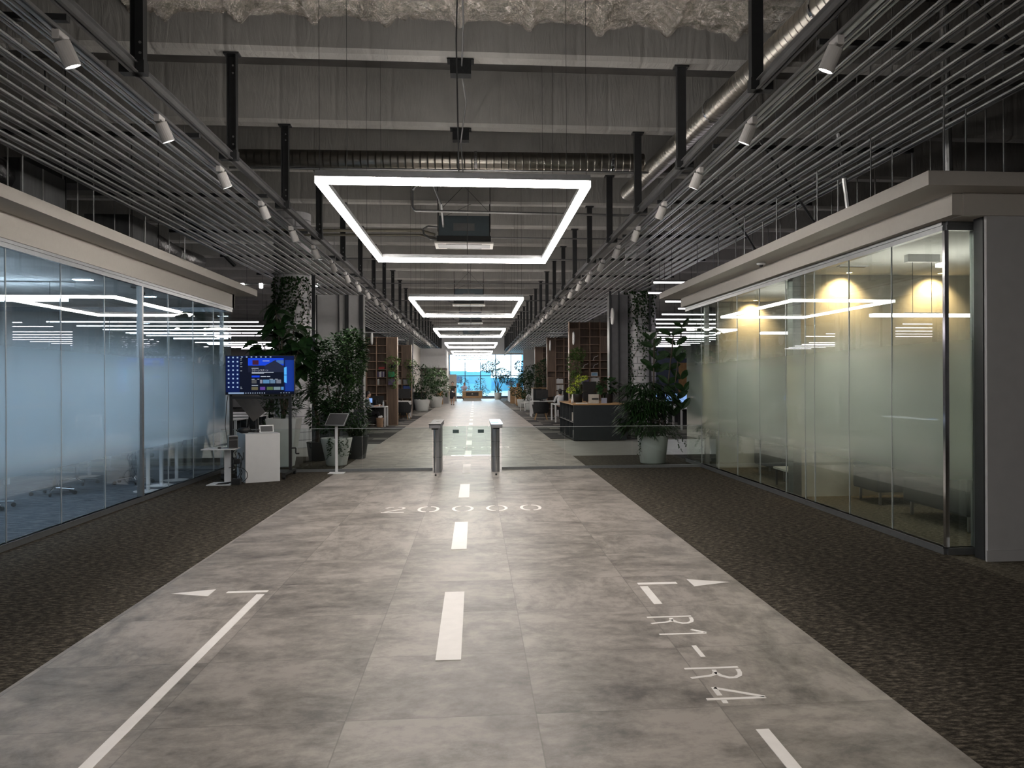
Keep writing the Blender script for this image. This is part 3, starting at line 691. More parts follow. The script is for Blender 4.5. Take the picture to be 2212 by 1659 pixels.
m = MB(); m.box(4.44, 4.52, 15.7, 15.8, 0, 3.18); m.out('wall_second_lounge_post', 'frame', kind='structure'); MB().box(4.62, 12, 15.5, 15.62, 0, 3.18).out('wall_second_lounge', 'concrete', kind='structure')
MB().box(11.8, 12, 7.5, 16.6, 0, 3.18).out('wall_lounge_side', 'concrete', kind='structure')
glazing('window_6', 'short glass end wall of the right meeting rooms', (4.40, 16.76), (9.5, 16.76), [1.1, 2.2, 3.3, 4.4], [], 3.09, 'glass')
# dome camera under the right fascia
t = thing('dome_camera', 'small white dome camera under the right fascia overhang', 'security camera', (4.14, 11.7, 3.375))
MB().lathe([(.05, 0), (.065, -.01), (.06, -.03), (.03, -.035)]).out('dome_base', 'white', t, smooth=True); MB().ball((0, 0, -.035), .032).out('dome_lens', 'black', t, smooth=True)
# camera on ceiling of left room, seen through the glass
t = thing('video_camera', 'black video camera hanging from the left meeting room ceiling', 'camera', (-4.98, 12.9, 3.12))
MB().box(-.13, .13, -.05, .05, -.03, 0).out('mount', 'black', t); MB().ball((0, 0, -.12), .06).out('camera_head', 'black', t, smooth=True); MB().tube((0, 0, -.03), (0, 0, -.1), .02).out('neck', 'black', t)
# lounge pendants with canopy box
def lounge_pendant(x, y, lab):
    t = thing('bar_pendant', lab, 'pendant lamp', (x, y, 2.43), 0, 'bar pendants in the lounges')
    m = MB(); m.box(-.64, .64, -.05, -.018, 0, .035); m.box(-.64, .64, .018, .05, 0, .035); m.out('light_bar', 'led', t)
    MB().box(-.22, .22, -.02, .02, .02, .05).out('driver_housing', 'steel_dark', t)
    MB().box(-.20, .20, -.05, .05, .66, .75).out('canopy_box', 'white', t)
    for sx in (-.12, .12): MB().tube((sx, 0, .04), (sx, 0, .66), .003, n=4).out('suspension_cable', 'steel_dark', t)
lounge_pendant(5.40, 9.6, 'white double bar pendant lamp in the nearer lounge of the right room')
lounge_pendant(5.34, 13.3, 'white double bar pendant lamp in the farther lounge of the right room')
def downlight(x, y, z, lab, cat='downlight', power=75, col=(1, .68, .34), lens='warmlens', tilt=True, size=110):
    t = thing('recessed_downlight', lab, cat, (x, y, z))
    MB().lathe([(.05, 0), (.06, -.004), (.045, -.006), (.04, 0)], n=16).out('trim_ring', 'white', t); MB().lathe([(.038, -.003), (.038, -.002)], n=14).out('lens', lens, t)
    L = bpy.data.lights.new('downlight_beam', 'SPOT'); L.energy = power; L.color = col; L.spot_size = math.radians(size); L.spot_blend = .8; L.shadow_soft_size = .03
    lo = bpy.data.objects.new('downlight_beam', L); C.objects.link(lo); lo.parent = t; lo.location = (0, 0, -.02)
    if tilt:
        lo.rotation_mode = 'QUATERNION'; lo.rotation_quaternion = (-Vector((0, .62, -1)).normalized()).to_track_quat('Z', 'Y')
downlight(5.25, 11.24, 3.18, 'warm recessed downlight washing the concrete wall, left one of the nearer lounge')
downlight(6.60, 11.24, 3.18, 'warm recessed downlight washing the concrete wall, right one of the nearer lounge')
downlight(5.28, 15.24, 3.18, 'warm recessed downlight washing the wall of the farther lounge')
t = thing('ceiling_vent', 'slim ceiling air vent in the nearer lounge of the right room', 'vent', (5.0, 10.6, 3.18))
MB().box(-.2, .2, -.05, .05, -.012, 0).out('vent_frame', 'white', t); MB().box(-.17, .17, -.025, .025, -.016, -.011).out('vent_slot', 'black', t)
# benches
def bench(lab, x, y, lx, ly, back=None):
    t = thing('lounge_bench', lab, 'bench', (x, y, 0), 0, 'dark lounge benches')
    MB().box(0, lx, 0, ly, .17, .46).out('seat', 'blackfab', t, bev=.03)
    if back == 'y': MB().box(0, lx, ly - .16, ly, .46, .80).out('backrest', 'blackfab', t, bev=.03)
    for ax in (.08, lx - .08):
        for ay in (.08, ly - .08): MB().box(ax - .015, ax + .015, ay - .015, ay + .015, 0, .17).out('leg', 'alu', t)
bench('long dark lounge bench against the concrete wall of the nearer lounge', 5.30, 10.55, 1.9, .72, 'y')
bench('large dark ottoman bench near the front glass corner of the nearer lounge', 5.30, 8.55, 1.0, 1.35)
bench('dark ottoman block filling the near corner of the right lounge', 6.5, 8.1, 1.3, 1.4)
bench('dark lounge bench in the farther lounge behind the frosted glass', 5.0, 13.2, .9, 1.35)
bench('dark lounge bench against the back wall of the farther lounge', 5.3, 14.7, 2.2, .72, 'y')
t = thing('low_table', 'low square table with pale top in the farther lounge', 'table', (4.75, 12.2, 0))
MB().box(0, .9, 0, .7, .26, .29).out('tabletop', 'bookpale', t); 
for ax in (.04, .86):
    for ay in (.04, .66): MB().box(ax - .015, ax + .015, ay - .015, ay + .015, 0, .26).out('leg', 'steel_dark', t)
# emergency exit sign, standing free behind glass as a reflection source on the left side of the hall
# ---- left room contents
def bar_pendant2(x, y, lab, L_=2.4):
    t = thing('linear_pendant', lab, 'pendant lamp', (x, y, 2.84), 0, 'linear pendants in the left meeting room')
    MB().box(-L_ / 2, L_ / 2, -.03, .03, 0, .04).out('light_bar', 'tubecool', t); MB().box(-L_ / 2, L_ / 2, -.032, .032, .04, .08).out('housing', 'alu', t)
    for sx in (-L_ * .4, L_ * .4): MB().tube((sx, 0, .08), (sx, 0, .28), .004, n=4).out('suspension_cable', 'steel_dark', t)
bar_pendant2(-7.0, 12.4, 'linear pendant lamp in the left meeting room, just left of the glass mullion')
bar_pendant2(-6.85, 9.95, 'linear pendant lamp in the left meeting room, nearer the camera')
bar_pendant2(-6.9, 7.0, 'linear pendant lamp at the near end of the left meeting room')
for k, (x, y) in enumerate(((-5.45, 12.1), (-8.0, 12.1), (-5.45, 14.4))):
    t = thing('recessed_downlight', f'small cool ceiling light in the left meeting room, {ORD[k]} one', 'downlight', (x, y, 3.12))
    MB().box(-.12, .12, -.05, .05, -.01, 0).out('lens', 'tubecool', t); MB().box(-.13, .13, -.06, .06, -.006, 0).out('trim_ring', 'white', t)

# office chair on castors
def office_chair(loc, rz, lab, cat='chair', group='office chairs on castors', proto=[]):
    if proto: return dup(proto[0], loc, rz, lab, group)
    t = thing('office_chair', lab, cat, loc, rz, group); proto.append(t)
    m = MB()
    for k in range(5):
        a = k * 2 * PI / 5; m.tube((0, 0, .10), (.30 * math.cos(a), .30 * math.sin(a), .075), .022, .014, 8)
    sb = m.out('star_base', 'chrome', t)
    for k in range(5):
        a = k * 2 * PI / 5; x, y = .30 * math.cos(a), .30 * math.sin(a)
        MB().tube((x - .012 * math.sin(a), y + .012 * math.cos(a), .03), (x + .012 * math.sin(a), y - .012 * math.cos(a), .03), .03, n=12).out('castor', 'black', sb)
    MB().tube((0, 0, .09), (0, 0, .42), .025, n=10).out('gas_column', 'steel_dark', t)
    m = MB(); m.prism([(-.23, -.24), (.23, -.24), (.25, .0), (.22, .24), (-.22, .24), (-.25, 0)], .42, .49); m.out('seat', 'blackfab', t, bev=.025)
    m = MB(); n = 7
    for i in range(n + 1):
        a = -.5 + i / n
        for z, o_ in ((.55, 0), (.75, .03), (1.0, .06)): m.v.append((a * .46, .25 + o_ - .05 * math.cos(a * PI) + .05 * (1 - abs(a)), z))
    for i in range(n):
        for j in range(2): q = i * 3 + j; m.f.append((q, q + 3, q + 4, q + 1)); m.mi.append(0)
    b = m.out('backrest', 'blackfab', t, smooth=True); s_ = b.modifiers.new('t', 'SOLIDIFY'); s_.thickness = .04
    MB().path([(0, .12, .44), (0, .30, .48), (0, .31, .7)], .018, 8).out('back_support', 'steel_dark', t)
    for sx in (-1, 1): MB().path([(sx * .22, .08, .45), (sx * .29, .08, .5), (sx * .29, .08, .66), (sx * .29, -.12, .67)], .015, 6).out('armrest', 'black', t)
    return t
for k, (x, y, r) in enumerate(((-6.55, 14.3, .4), (-6.30, 13.05, 1.2), (-6.45, 11.6, 2.0), (-6.30, 10.0, 1.6), (-5.68, 14.35, 2.7))):
    office_chair((x, y, 0), r, ['office chair farthest in the row behind the left glass', 'office chair with chrome base second from the far end behind the left glass', 'office chair in the middle of the row behind the left glass',
                 'office chair nearest the camera behind the left glass', 'office chair standing alone by the left glass mullion'][k])
t = thing('meeting_table', 'long pale meeting table inside the left room', 'table', (-8.4, 11.5, 0))
MB().box(-1, .9, -3.2, 3.2, .70, .73).out('tabletop', 'white', t, bev=.005)
for x in (-.8, .7):
    for y in (-2.9, 0, 2.9): MB().box(x - .03, x + .03, y - .03, y + .03, 0, .70).out('leg', 'white', t)
# round pedestal tables stacked along the glass
for k, (x, y) in enumerate(((-5.02, 13.25), (-5.08, 13.95), (-5.10, 14.70))):
    t = thing('pedestal_table', f'white pedestal table with round foot behind the left glass, {ORD[k]} of three', 'table', (x, y, 0), 0, 'white pedestal tables')
    MB().lathe([(.21, 0), (.21, .008), (.05, .016)], n=28).out('foot', 'white', t); MB().tube((0, 0, .012), (0, 0, .70), .028, n=12).out('stem', 'white', t)
    MB().box(-.26, .26, -.26, .26, .70, .72).out('tabletop', 'white', t)
# roof clutter above the left room
def duct_box(x, y0, y1, z0, z1, lab):
    t = thing('air_handling_box', lab, 'duct box', (x, y0, z0))
    MB().box(-.8, 0, 0, y1 - y0, 0, z1 - z0).out('box_body', 'ductboard', t)
    MB().box(-.01, .006, (y1 - y0) * .46, (y1 - y0) * .49, 0, z1 - z0).out('seam', 'alu', t)
    for yy in (.02, y1 - y0 - .02): MB().tube((.02, yy, 0), (.02, yy, 6.9 - z0), .008, n=4).out('hanger_rod', 'steel_dark', t)
duct_box(-6.2, 11.95, 13.2, 4.22, 4.76, 'grey insulated duct box above the left meeting room, nearer one')
duct_box(-6.2, 15.6, 16.9, 4.26, 4.72, 'grey insulated duct box above the left meeting room, farther one')
def flex(label, pts, r):
    o = MB().path(pts, r, 14).out('flexible_duct', 'flexduct', smooth=True); tag(o, label, 'duct')
flex('silver flexible duct at the left picture edge above the room', [(-6.3, 9.0, 5.0), (-6.4, 10.4, 4.85), (-6.5, 11.95, 4.5)], .24)
flex('silver flexible duct leaving the farther duct box', [(-6.35, 16.9, 4.5), (-6.2, 17.8, 4.35), (-6.0, 18.7, 4.3)], .17)
o = MB().box(-9, -5.7, 14.0, 14.5, 4.9, 5.3).out('service_duct', 'ductboard'); tag(o, 'dark rectangular duct behind the boxes above the left room', 'duct')
rod0 = None
def rod(x, y, z0, z1, grp, lab):
    o = MB().tube((0, 0, z0), (0, 0, z1), .009, n=5).out('hanger_rod', 'alu', loc=(x, y, 0)); tag(o, lab, 'hanger rod', grp)
for i in range(14):
    rod(-5.4 - .5 * (i % 3), 8.6 + i * .62, 3.5, 6.9, 'thin rods above the left room', 'thin steel hanger rod standing on the left room roof')
for i in range(26):
    rod(4.5 + .45 * (i % 4), 7.6 + i * .37, 3.5, 6.9, 'thin rods above the right room', 'thin steel hanger rod standing on the right room roof')
o = MB().tube((5.75, 9.6, 3.6), (5.62, 9.5, 6.4), .055, n=12).out('vertical_pipe', 'alu'); tag(o, 'pale upright pipe rising from the right room roof', 'pipe')
o = MB().tube((5.2, 11.0, 3.5), (4.9, 10.8, 5.0), .035, n=8).out('slanted_pipe', 'alu'); tag(o, 'slanted pale pipe leaning over the right room roof', 'pipe')
o = MB().path([(5.6, 9.4, 3.72), (5.9, 8.9, 3.74), (8.2, 8.9, 3.74)], .12, 12).out('lagged_duct', 'ductboard'); tag(o, 'dark lagged duct lying on the right room roof', 'duct')
for k, (a, b) in enumerate((((4.3, 12.2, 5.3), (5.6, 12.3, 3.5)), ((5.5, 9.0, 6.2), (8.0, 9.1, 3.7)), ((4.4, 14.5, 5.0), (5.4, 14.6, 3.5)))):
    o = MB().tube(a, b, .02, n=5).out('brace_rod', 'steel_dark'); tag(o, f'slanted dark brace over the right room roof, {ORD[k]} from the camera' if k != 1 else 'long slanted dark brace over the right room roof', 'brace')
for k, (a, b) in enumerate((((-6.4, 17.5, 5.6), (-5.2, 18.6, 4.2)), ((-7.0, 20.0, 5.6), (-5.4, 20.4, 4.4)))):
    o = MB().box(0, .09, 0, .05, 0, (Vector(b) - Vector(a)).length).out('brace_strut', 'steel_dark', loc=a); o.rotation_mode = 'QUATERNION'; o.rotation_quaternion = (Vector(b) - Vector(a)).to_track_quat('Z', 'Y')
    tag(o, f'dark steel brace beyond the end of the left room, {ORD[k]} one', 'brace')
t = thing('round_ceiling_speaker', 'white round ceiling speaker among the left slats', 'speaker', (-4.47, 9.1, 4.52))
MB().lathe([(.03, .14), (.09, .10), (.13, .0), (.12, -.01)], n=20).out('speaker_cone', 'spotwhite', t, smooth=True); MB().tube((0, 0, .12), (0, 0, .5), .01).out('speaker_stem', 'steel_dark', t)

# ================================================================== FLOOR MARKINGS
def floor_mark(name, m, label, cat='floor marking', group=None):
    o = m.out(name, 'paint'); tag(o, label, cat, group); return o
ds = [4.995, 8.285, 11.975, 15.15, 18.44, 21.90, 25.2]
while ds[-1] < 68: ds.append(ds[-1] + 3.38)
for i, y in enumerate(ds):
    L_ = 1.62 if i != 2 else 1.57
    floor_mark('centre_dash', MB().box(-.243, -.090, y, y + L_, 0, .003), f'white centre line dash painted on the walkway, {ORD[i]} from the camera', group='centre line dashes')
def number(first, y0, lab):
    t = thing('floor_number', lab, 'floor number', (0, y0, 0))
    H_, W_ = .475, .292
    for k in range(5):
        cx = -1.058 + .446 * k; m = MB()
        if k:
            for sg in (-1, 1):
                pts = [(cx + sg * (.022 + (W_ / 2 - .045) * math.sin(a)), H_ / 2 + (H_ / 2 - .02) * math.cos(a)) for a in [PI * j / 16 for j in range(17)]]
                m.stroke(pts, .038)
            m.out('digit_zero', 'paint', t)
        elif first == 2:
            m.stroke([(cx - .145, .02), (cx + .145, .02)], .04)
            m.stroke([(cx - .10, .055), (cx + .02, .20), (cx + .10, .29), (cx + .125, .37), (cx + .10, .43), (cx + .04, .455)], .034)
            m.stroke([(cx - .02, .455), (cx - .07, .44), (cx - .115, .37)], .034); m.out('digit_two', 'paint', t)
        else:
            m.stroke([(cx - .12, .39), (cx - .06, .455), (cx + .04, .455), (cx + .11, .39), (cx + .09, .29), (cx - .02, .25)], .036)
            m.stroke([(cx - .02, .25), (cx + .10, .21), (cx + .13, .12), (cx + .06, .025), (cx - .06, .02), (cx - .13, .07)], .036); m.out('digit_three', 'paint', t)
number(2, 10.69, 'white number 20000 painted across the walkway')
number(3, 20.8, 'white number painted across the walkway beyond the glass gate')
floor_mark('turn_arrow', MB().prism([(-2.40, 6.79), (-2.085, 6.672), (-2.088, 6.893)], 0, .003), 'white painted triangle pointing left on the walkway', 'floor arrow')
floor_mark('turn_arrow', MB().prism([(1.763, 6.83), (1.765, 6.587), (2.09, 6.697)], 0, .003), 'white painted triangle pointing right on the walkway', 'floor arrow')
t = thing('guide_line', 'long white angled guide line on the left of the walkway', 'floor marking', (0, 0, 0))
MB().box(-1.971, -1.655, 6.757, 6.815, 0, .003).out('cross_bar', 'paint', t); MB().box(-1.720, -1.657, .5, 6.695, 0, .003).out('line', 'paint', t)
t = thing('guide_line', 'short white angled guide mark on the right beside the triangle', 'floor marking', (0, 0, 0))
MB().box(1.325, 1.650, 6.685, 6.75, 0, .003).out('cross_bar', 'paint', t); MB().box(1.325, 1.389, 6.094, 6.63, 0, .003).out('line', 'paint', t)
floor_mark('guide_line_end', MB().box(1.329, 1.393, .5, 3.858, 0, .003), 'white stripe on the right walkway at the bottom picture edge')
t = thing('floor_lettering', 'white sideways lettering R1-R4 painted on the right of the walkway', 'floor lettering', (0, 0, 0))
def lt(pts, y0): return [(1.2 + b, y0 - a) for a, b in pts]      # a = reading direction (towards the camera), b = up (to the right)
def letter_R(y0):
    m = MB(); s_ = .026
    m.stroke(lt([(.013, 0), (.013, .318)], y0), s_)
    m.stroke(lt([(.045, .305), (.10, .300), (.145, .285), (.175, .25), (.175, .215), (.14, .178), (.085, .160)], y0), s_)
    m.stroke(lt([(.085, .160), (.12, .145), (.14, .11), (.15, .05), (.165, 0)], y0), s_)
    m.stroke(lt([(.045, .165), (.085, .160)], y0), s_); m.out('letter_r', 'paint', t)
letter_R(5.77); letter_R(4.72)
m = MB(); m.stroke(lt([(.0, .315), (0, 0)], 5.362), .026); m.stroke(lt([(-.008, .315), (-.085, .235)], 5.362), .028); m.out('digit_one', 'paint', t)
m = MB(); m.stroke(lt([(0, .165), (.215, .165)], 5.115), .030); m.out('hyphen', 'paint', t)
m = MB(); m.stroke(lt([(.165, 0), (.165, .318)], 4.41), .026); m.stroke(lt([(.155, .315), (.01, .085)], 4.41), .026); m.stroke(lt([(0, .085), (.118, .085)], 4.41), .028); m.stroke(lt([(.185, .085), (.225, .085)], 4.41), .028); m.out('digit_four', 'paint', t)

# ================================================================== ENTRY GATE AND BARRIER
def gate(x, lab, lit):
    t = thing('gate_pillar', lab, 'gate', (x, 0, 0), 0, 'entry gate pillars')
    m = MB(); sec = [(-.072, 15.40), (-.055, 15.34), (-.02, 15.32), (.03, 15.32), (.062, 15.34), (.075, 15.40), (.075, 15.92), (.06, 15.98), (-.055, 15.98), (-.072, 15.92)]
    m.prism(sec, 0, .86); m.out('pillar_body', 'gatesteel', t)
    m = MB(); m.box(-.10, .10, 14.45, 16.02, .86, .925); m.out('reader_head', 'gatesteel', t, bev=.008)
    m = MB(); m.box(-.105, .105, 14.42, 16.04, .925, .94); m.out('top_cover', emis('lit_reader_cover', (.85, .93, 1.0), 1.1) if lit else 'steel_dark', t, bev=.004)
    if lit:
        MB().box(-.10, .02, 14.46, 14.60, .9405, .943).out('status_light', emis('blue_status_light', (.05, .35, 1.0), 1.6), t)
        MB().box(.03, .036, 14.5, 15.9, .9405, .942).out('cover_slot', 'black', t)
    else: MB().box(-.02, .08, 15.3, 15.7, .9405, .942).out('card_reader', 'black', t)
    MB().box(-.06, .05, 14.52, 15.5, .835, .86).out('head_bracket', 'black', t)
    MB().tube((-.005, 14.78, 0.0), (-.005, 14.78, .845), .011, n=10).out('support_rod', 'chrome', t); MB().tube((-.005, 14.78, 0), (-.005, 14.78, .03), .016, n=8).out('rod_foot', 'black', t)
    for z in (.28, .56): MB().box(-.076, .0785, 15.315, 15.9, z, z + .004).out('panel_joint', 'black', t)
gate(-.695, 'left brushed steel entry gate pillar with dark top', False)
gate(.375, 'right steel entry gate pillar with glowing white and blue top', True)
for sg, lab in ((-1, 'left green tinted glass flap of the entry gate'), (1, 'right green tinted glass flap of the entry gate')):
    t = thing('gate_flap', lab, 'gate flap', (0, 0, 0))
    x0, x1 = (-.615, -.165) if sg < 0 else (-.155, .295)
    MB().box(x0, x1, 15.68, 15.69, .28, .83).out('glass_leaf', 'gateglass', t)
    hx = -.42 if sg < 0 else .05
    MB().box(hx, hx + .115, 15.665, 15.68, .70, .765).out('pull_plate', mat('flap_plate', (.05, .09, .09), .4, var=.1), t)
def barrier(x0, x1, joints, lab):
    t = thing('glass_barrier', lab, 'glass barrier', (0, 15.72, 0))
    MB().box(x0, x1, -.03, .03, 0, .05).out('base_rail', 'frame', t)
    e = [x0] + joints + [x1]
    for i in range(len(e) - 1): MB().box(e[i] + .004, e[i + 1] - .004, -.005, .005, .05, .80).out('glass_panel', 'barrier', t)
    MB().box(x0, x1, -.006, .006, .798, .806).out('top_edge', 'seal', t)
barrier(-4.66, -.80, [-3.4, -2.1], 'low clear glass barrier left of the entry gate')
barrier(.50, 4.36, [1.7, 3.0], 'low clear glass barrier right of the entry gate')
# sign stand
t = thing('sign_stand', 'slim white sign stand with dark tilted board at the glass barrier', 'sign stand', (-2.53, 15.45, 0))
MB().box(-.022, .022, -.022, .022, 0, .92).out('post', 'white', t); MB().box(-.14, .14, -.14, .14, 0, .01).out('foot_plate', 'white', t)
m = MB(); T = Matrix.Translation((0.01, 0, .98)) @ Matrix.Rotation(math.radians(-22), 4, 'Z') @ Matrix.Rotation(math.radians(50), 4, 'X')
m.box(-.20, .20, -.14, .14, -.01, .01, T=T); m.out('sign_frame', 'alu', t)
m = MB(); m.box(-.185, .185, -.125, .125, .0105, .0135, T=T); m.out('sign_board', 'black', t)

# ================================================================== DEMO CORNER (left, by the glass)
t = thing('television', 'large flat television showing a blue computer desktop on a wheeled stand', 'television', (-3.775, 15.0, 1.80))
W2, H2 = .585, .335
MB().box(-W2 - .012, W2 + .012, 0, .055, -H2 - .014, H2 + .012).out('bezel', 'black', t, bev=.005)
scr = MB().box(-W2, W2, -.003, 0, -H2, H2).out('screen', emis('screen_navy', (.004, .012, .075), 1.0), t)
def spx(x, y): return (-W2 + x / 1000 * 2 * W2, H2 - y / 560 * 2 * H2)
def srect(name, x0, y0, x1, y1, col, s=1.0, lay=0, mname=None):
    a, b = spx(x0, y0), spx(x1, y1)
    return MB().box(a[0], b[0], -.0035 - .0004 * lay, -.003, b[1], a[1]).out(name, emis(mname or name, col, s), scr)
srect('wallpaper_glow', 870, 60, 1000, 520, (.01, .05, .35), .8)
srect('application_window', 200, 22, 850, 530, (.003, .004, .010), 1, 1)
srect('banner', 325, 30, 850, 140, (.01, .07, .75), 1, 2)
m = MB(); P = [spx(*p) for p in ((560, 150), (650, 100), (735, 55), (735, 80), (850, 150), (850, 240), (600, 240))]
m.add([(x, -.0052, z) for x, z in P] + [(x, -.0042, z) for x, z in P], [tuple(range(7)), tuple(range(7, 14))[::-1]] + [(i, (i + 1) % 7, 7 + (i + 1) % 7, 7 + i) for i in range(7)])
m.out('banner_building', emis('banner_building', (.02, .025, .05), 1), scr)
srect('banner_road', 325, 140, 850, 240, (.012, .014, .028), 1, 2)
srect('banner_tree', 390, 62, 480, 130, (.07, .012, .03), 1, 4); srect('banner_cloud', 745, 62, 850, 115, (.08, .18, .38), 1, 4)
srect('buy_button', 378, 288, 495, 316, (.01, .06, .75), 1, 3)
cols = [(.25, .3, .35), (.1, .2, .35), (.3, .3, .28), (.12, .25, .45), (.35, .35, .35)]
for k, (x0, x1, c) in enumerate(((378, 450, (.10, .10, .09)), (500, 535, (.3, .3, .35)), (545, 640, (.12, .28, .45)), (650, 725, (.15, .25, .35)), (740, 810, (.2, .22, .25)))): srect('thumbnail', x0, 350, x1, 405, c, 1, 3, f'thumb{k}')
for k, (x0, x1, c) in enumerate(((375, 470, (.15, .13, .06)), (500, 575, (.14, .06, .3)), (600, 690, (.1, .16, .05)), (700, 800, (.22, .3, .3)), (810, 848, (.1, .3, .6)))): srect('thumbnail', x0, 455, x1, 500, c, 1, 3, f'thumc{k}')
m = MB()
for c_ in range(3):
    for r_ in range(8): a = spx(30 + 65 * c_, 12 + 62 * r_); m.box(a[0], a[0] + .026, -.0047, -.003, a[1] - .025, a[1])
for k in range(7): a = spx(225 + 70 * k, 6); m.box(a[0], a[0] + .026, -.0047, -.003, a[1] - .02, a[1])
m.out('desktop_icons', emis('desktop_icons', (.45, .6, .8), 1), scr)
m = MB()
for r_ in range(24):
    if r_ % 3 == 2: continue
    a = spx(212, 36 + r_ * 20); 
    if r_ in (0, 1, 3, 4, 6, 9, 21, 22): m.box(a[0], a[0] + random.uniform(.02, .045), -.005, -.003, a[1] - .007, a[1])
for (x0, x1, y) in ((380, 700, 238), (380, 560, 252), (510, 590, 300), (600, 650, 300), (378, 420, 338), (460, 490, 338), (640, 690, 338), (720, 760, 338), (378, 470, 430), (540, 640, 70), (378, 480, 178)):
    a, b = spx(x0, y), spx(x1, y); m.box(a[0], b[0], -.0052, -.003, a[1] - .009, a[1])
m.out('text_lines', emis('screen_text', (.7, .75, .8), 1), scr)
def text(body, size, loc, m_, parent, name, ext=.0005, rot=(PI / 2, 0, 0), align='LEFT'):
    cu = bpy.data.curves.new(name, 'FONT'); cu.body = body; cu.size = size; cu.extrude = ext; cu.align_x = align
    o = bpy.data.objects.new(name, cu); C.objects.link(o); o.parent = parent; o.location = loc; o.rotation_euler = rot
    cu.materials.append(M_[m_] if isinstance(m_, str) else m_)
    bpy.context.view_layer.update(); me = bpy.data.meshes.new_from_object(o.evaluated_get(bpy.context.evaluated_depsgraph_get()))
    q = bpy.data.objects.new(name, me); C.objects.link(q); q.parent = parent; q.location = loc; q.rotation_euler = rot
    me.materials.clear(); me.materials.append(M_[m_] if isinstance(m_, str) else m_); bpy.data.objects.remove(o); return q
a = spx(378, 222); text('\u30e9\u30af\u30fc\u30f3\u30e9\u30b0\u30fc\u30f3', .036, (a[0], -.0055, a[1]), emis('title_text', (.85, .88, .92), 1), scr, 'title_text')
srect('taskbar', 0, 532, 1000, 560, (.004, .006, .014), 1, 2); srect('search_box', 35, 534, 265, 558, (.30, .42, .62), 1, 3)
m = MB()
for k in range(9): a = spx(285 + 34 * k, 540); m.box(a[0], a[0] + .018, -.0055, -.003, a[1] - .014, a[1])
for k in range(4): a = spx(800 + 40 * k, 541); m.box(a[0], a[0] + .02, -.0055, -.003, a[1] - .01, a[1])
m.out('taskbar_icons', emis('taskbar_icons', (.5, .6, .75), 1), scr)
# glowing window emblem: four panes in perspective
m = MB()
def q4(x0, x1, ya0, ya1, yb0, yb1):
    a, b, c, d = spx(x0, ya0), spx(x1, yb0), spx(x1, yb1), spx(x0, ya1)
    m.add([(p[0], y, p[1]) for y in (-.0062, -.005) for p in (a, b, c, d)], [(0, 1, 2, 3), (4, 7, 6, 5), (0, 4, 5, 1), (1, 5, 6, 2), (2, 6, 7, 3), (3, 7, 4, 0)])
q4(855, 893, 172, 278, 160, 278); q4(855, 893, 286, 388, 286, 402)
m.out('window_emblem', emis('window_emblem', (.10, .50, 1.0), 1.1), scr)
L = bpy.data.lights.new('screen_glow', 'AREA'); L.shape = 'RECTANGLE'; L.size = 1.1; L.size_y = .6; L.energy = 2.2; L.color = (.25, .4, 1)
lo = bpy.data.objects.new('screen_glow', L); C.objects.link(lo); lo.parent = t; lo.location = (0, -.02, 0); lo.rotation_euler = (PI / 2, 0, 0)

t = thing('television_stand', 'black wheeled television stand behind the white pedestal', 'television stand', (-3.80, 15.08, 0))
for x in (-.50, .52): MB().box(x - .025, x + .025, 0, .04, .10, 1.75).out('upright', 'black', t)
MB().box(-.5, .52, -.005, .035, 1.38, 1.42).out('cross_bar', 'black', t)
for x in (-.50, .52):
    MB().box(x - .03, x + .03, -.50, .38, .07, .11).out('foot', 'black', t)
    for yy in (-.48, .36): MB().tube((x - .022, yy, .038), (x + .022, yy, .038), .038, n=14).out('castor', 'black', t)
MB().path([(.545, 0, .50), (.62, 0, .50), (.62, 0, .40), (.68, 0, .40)], .012, 8).out('crank_handle', 'black', t)
o = MB(); q = [(-4.567, 16.0, 1.455), (-4.145, 16.02, 1.43), (-3.942, 16.0, 1.11), (-4.147, 15.98, .93)]
o.add([Vector(p) for p in q] + [Vector(p) + Vector((0, .03, 0)) for p in q], [(0, 1, 2, 3), (4, 7, 6, 5), (0, 4, 5, 1), (1, 5, 6, 2), (2, 6, 7, 3), (3, 7, 4, 0)])
t = thing('tilted_board', 'brown grey board tilted on a black easel behind the television stand', 'board', (0, 0, 0)); o.out('panel', mat('board_brown', (.15, .135, .125), .7, var=.1), t)
MB().tube((-4.1, 16.1, 0), (-4.1, 16.06, 1.1), .02).tube((-4.5, 16.3, 0), (-4.2, 16.06, 1.2), .018).out('easel', 'black', t)
# white pedestal
t = thing('display_pedestal', 'plain white box pedestal below the television', 'pedestal', (0, 0, 0))
A, B, Dv = Vector((-3.79, 14.10)), Vector((-3.29, 14.36)), Vector((-.30, .58))
poly = [tuple(p) for p in (A, B, B + Dv, A + Dv)]
MB().prism(poly, 0, .81).out('pedestal_body', 'white', t, bev=.003)
m = MB(); m.prism([tuple(Vector(p) * 1.0) for p in poly], .811, .813); m.out('top_sheet', 'white', t)
def on_ped(u, v): p = A + (B - A) * u + Dv * v; return (p.x, p.y, .813)
t = thing('headset', 'black virtual reality headset lying on the white pedestal', 'headset', on_ped(.08, .45), .3)
m = MB(); m.lathe([(.04, -.05), (.075, -.03), (.08, .0), (.07, .04), (.03, .05)], c=(0, 0, .05), n=16, sx=1.25, sy=.8); m.out('visor', 'black', t, smooth=True)
m = MB(); pts = [(.09 * math.cos(a) * 1.3, .10 + .10 * math.sin(a), .04 + .02 * math.sin(a)) for a in [PI * j / 10 for j in range(11)]]; m.path(pts, .012, 6); m.path([(.08, 0, .02), (.16, -.02, .015), (.21, .04, .012), (.2, .1, .01)], .008, 6); m.out('head_strap', 'black', t)
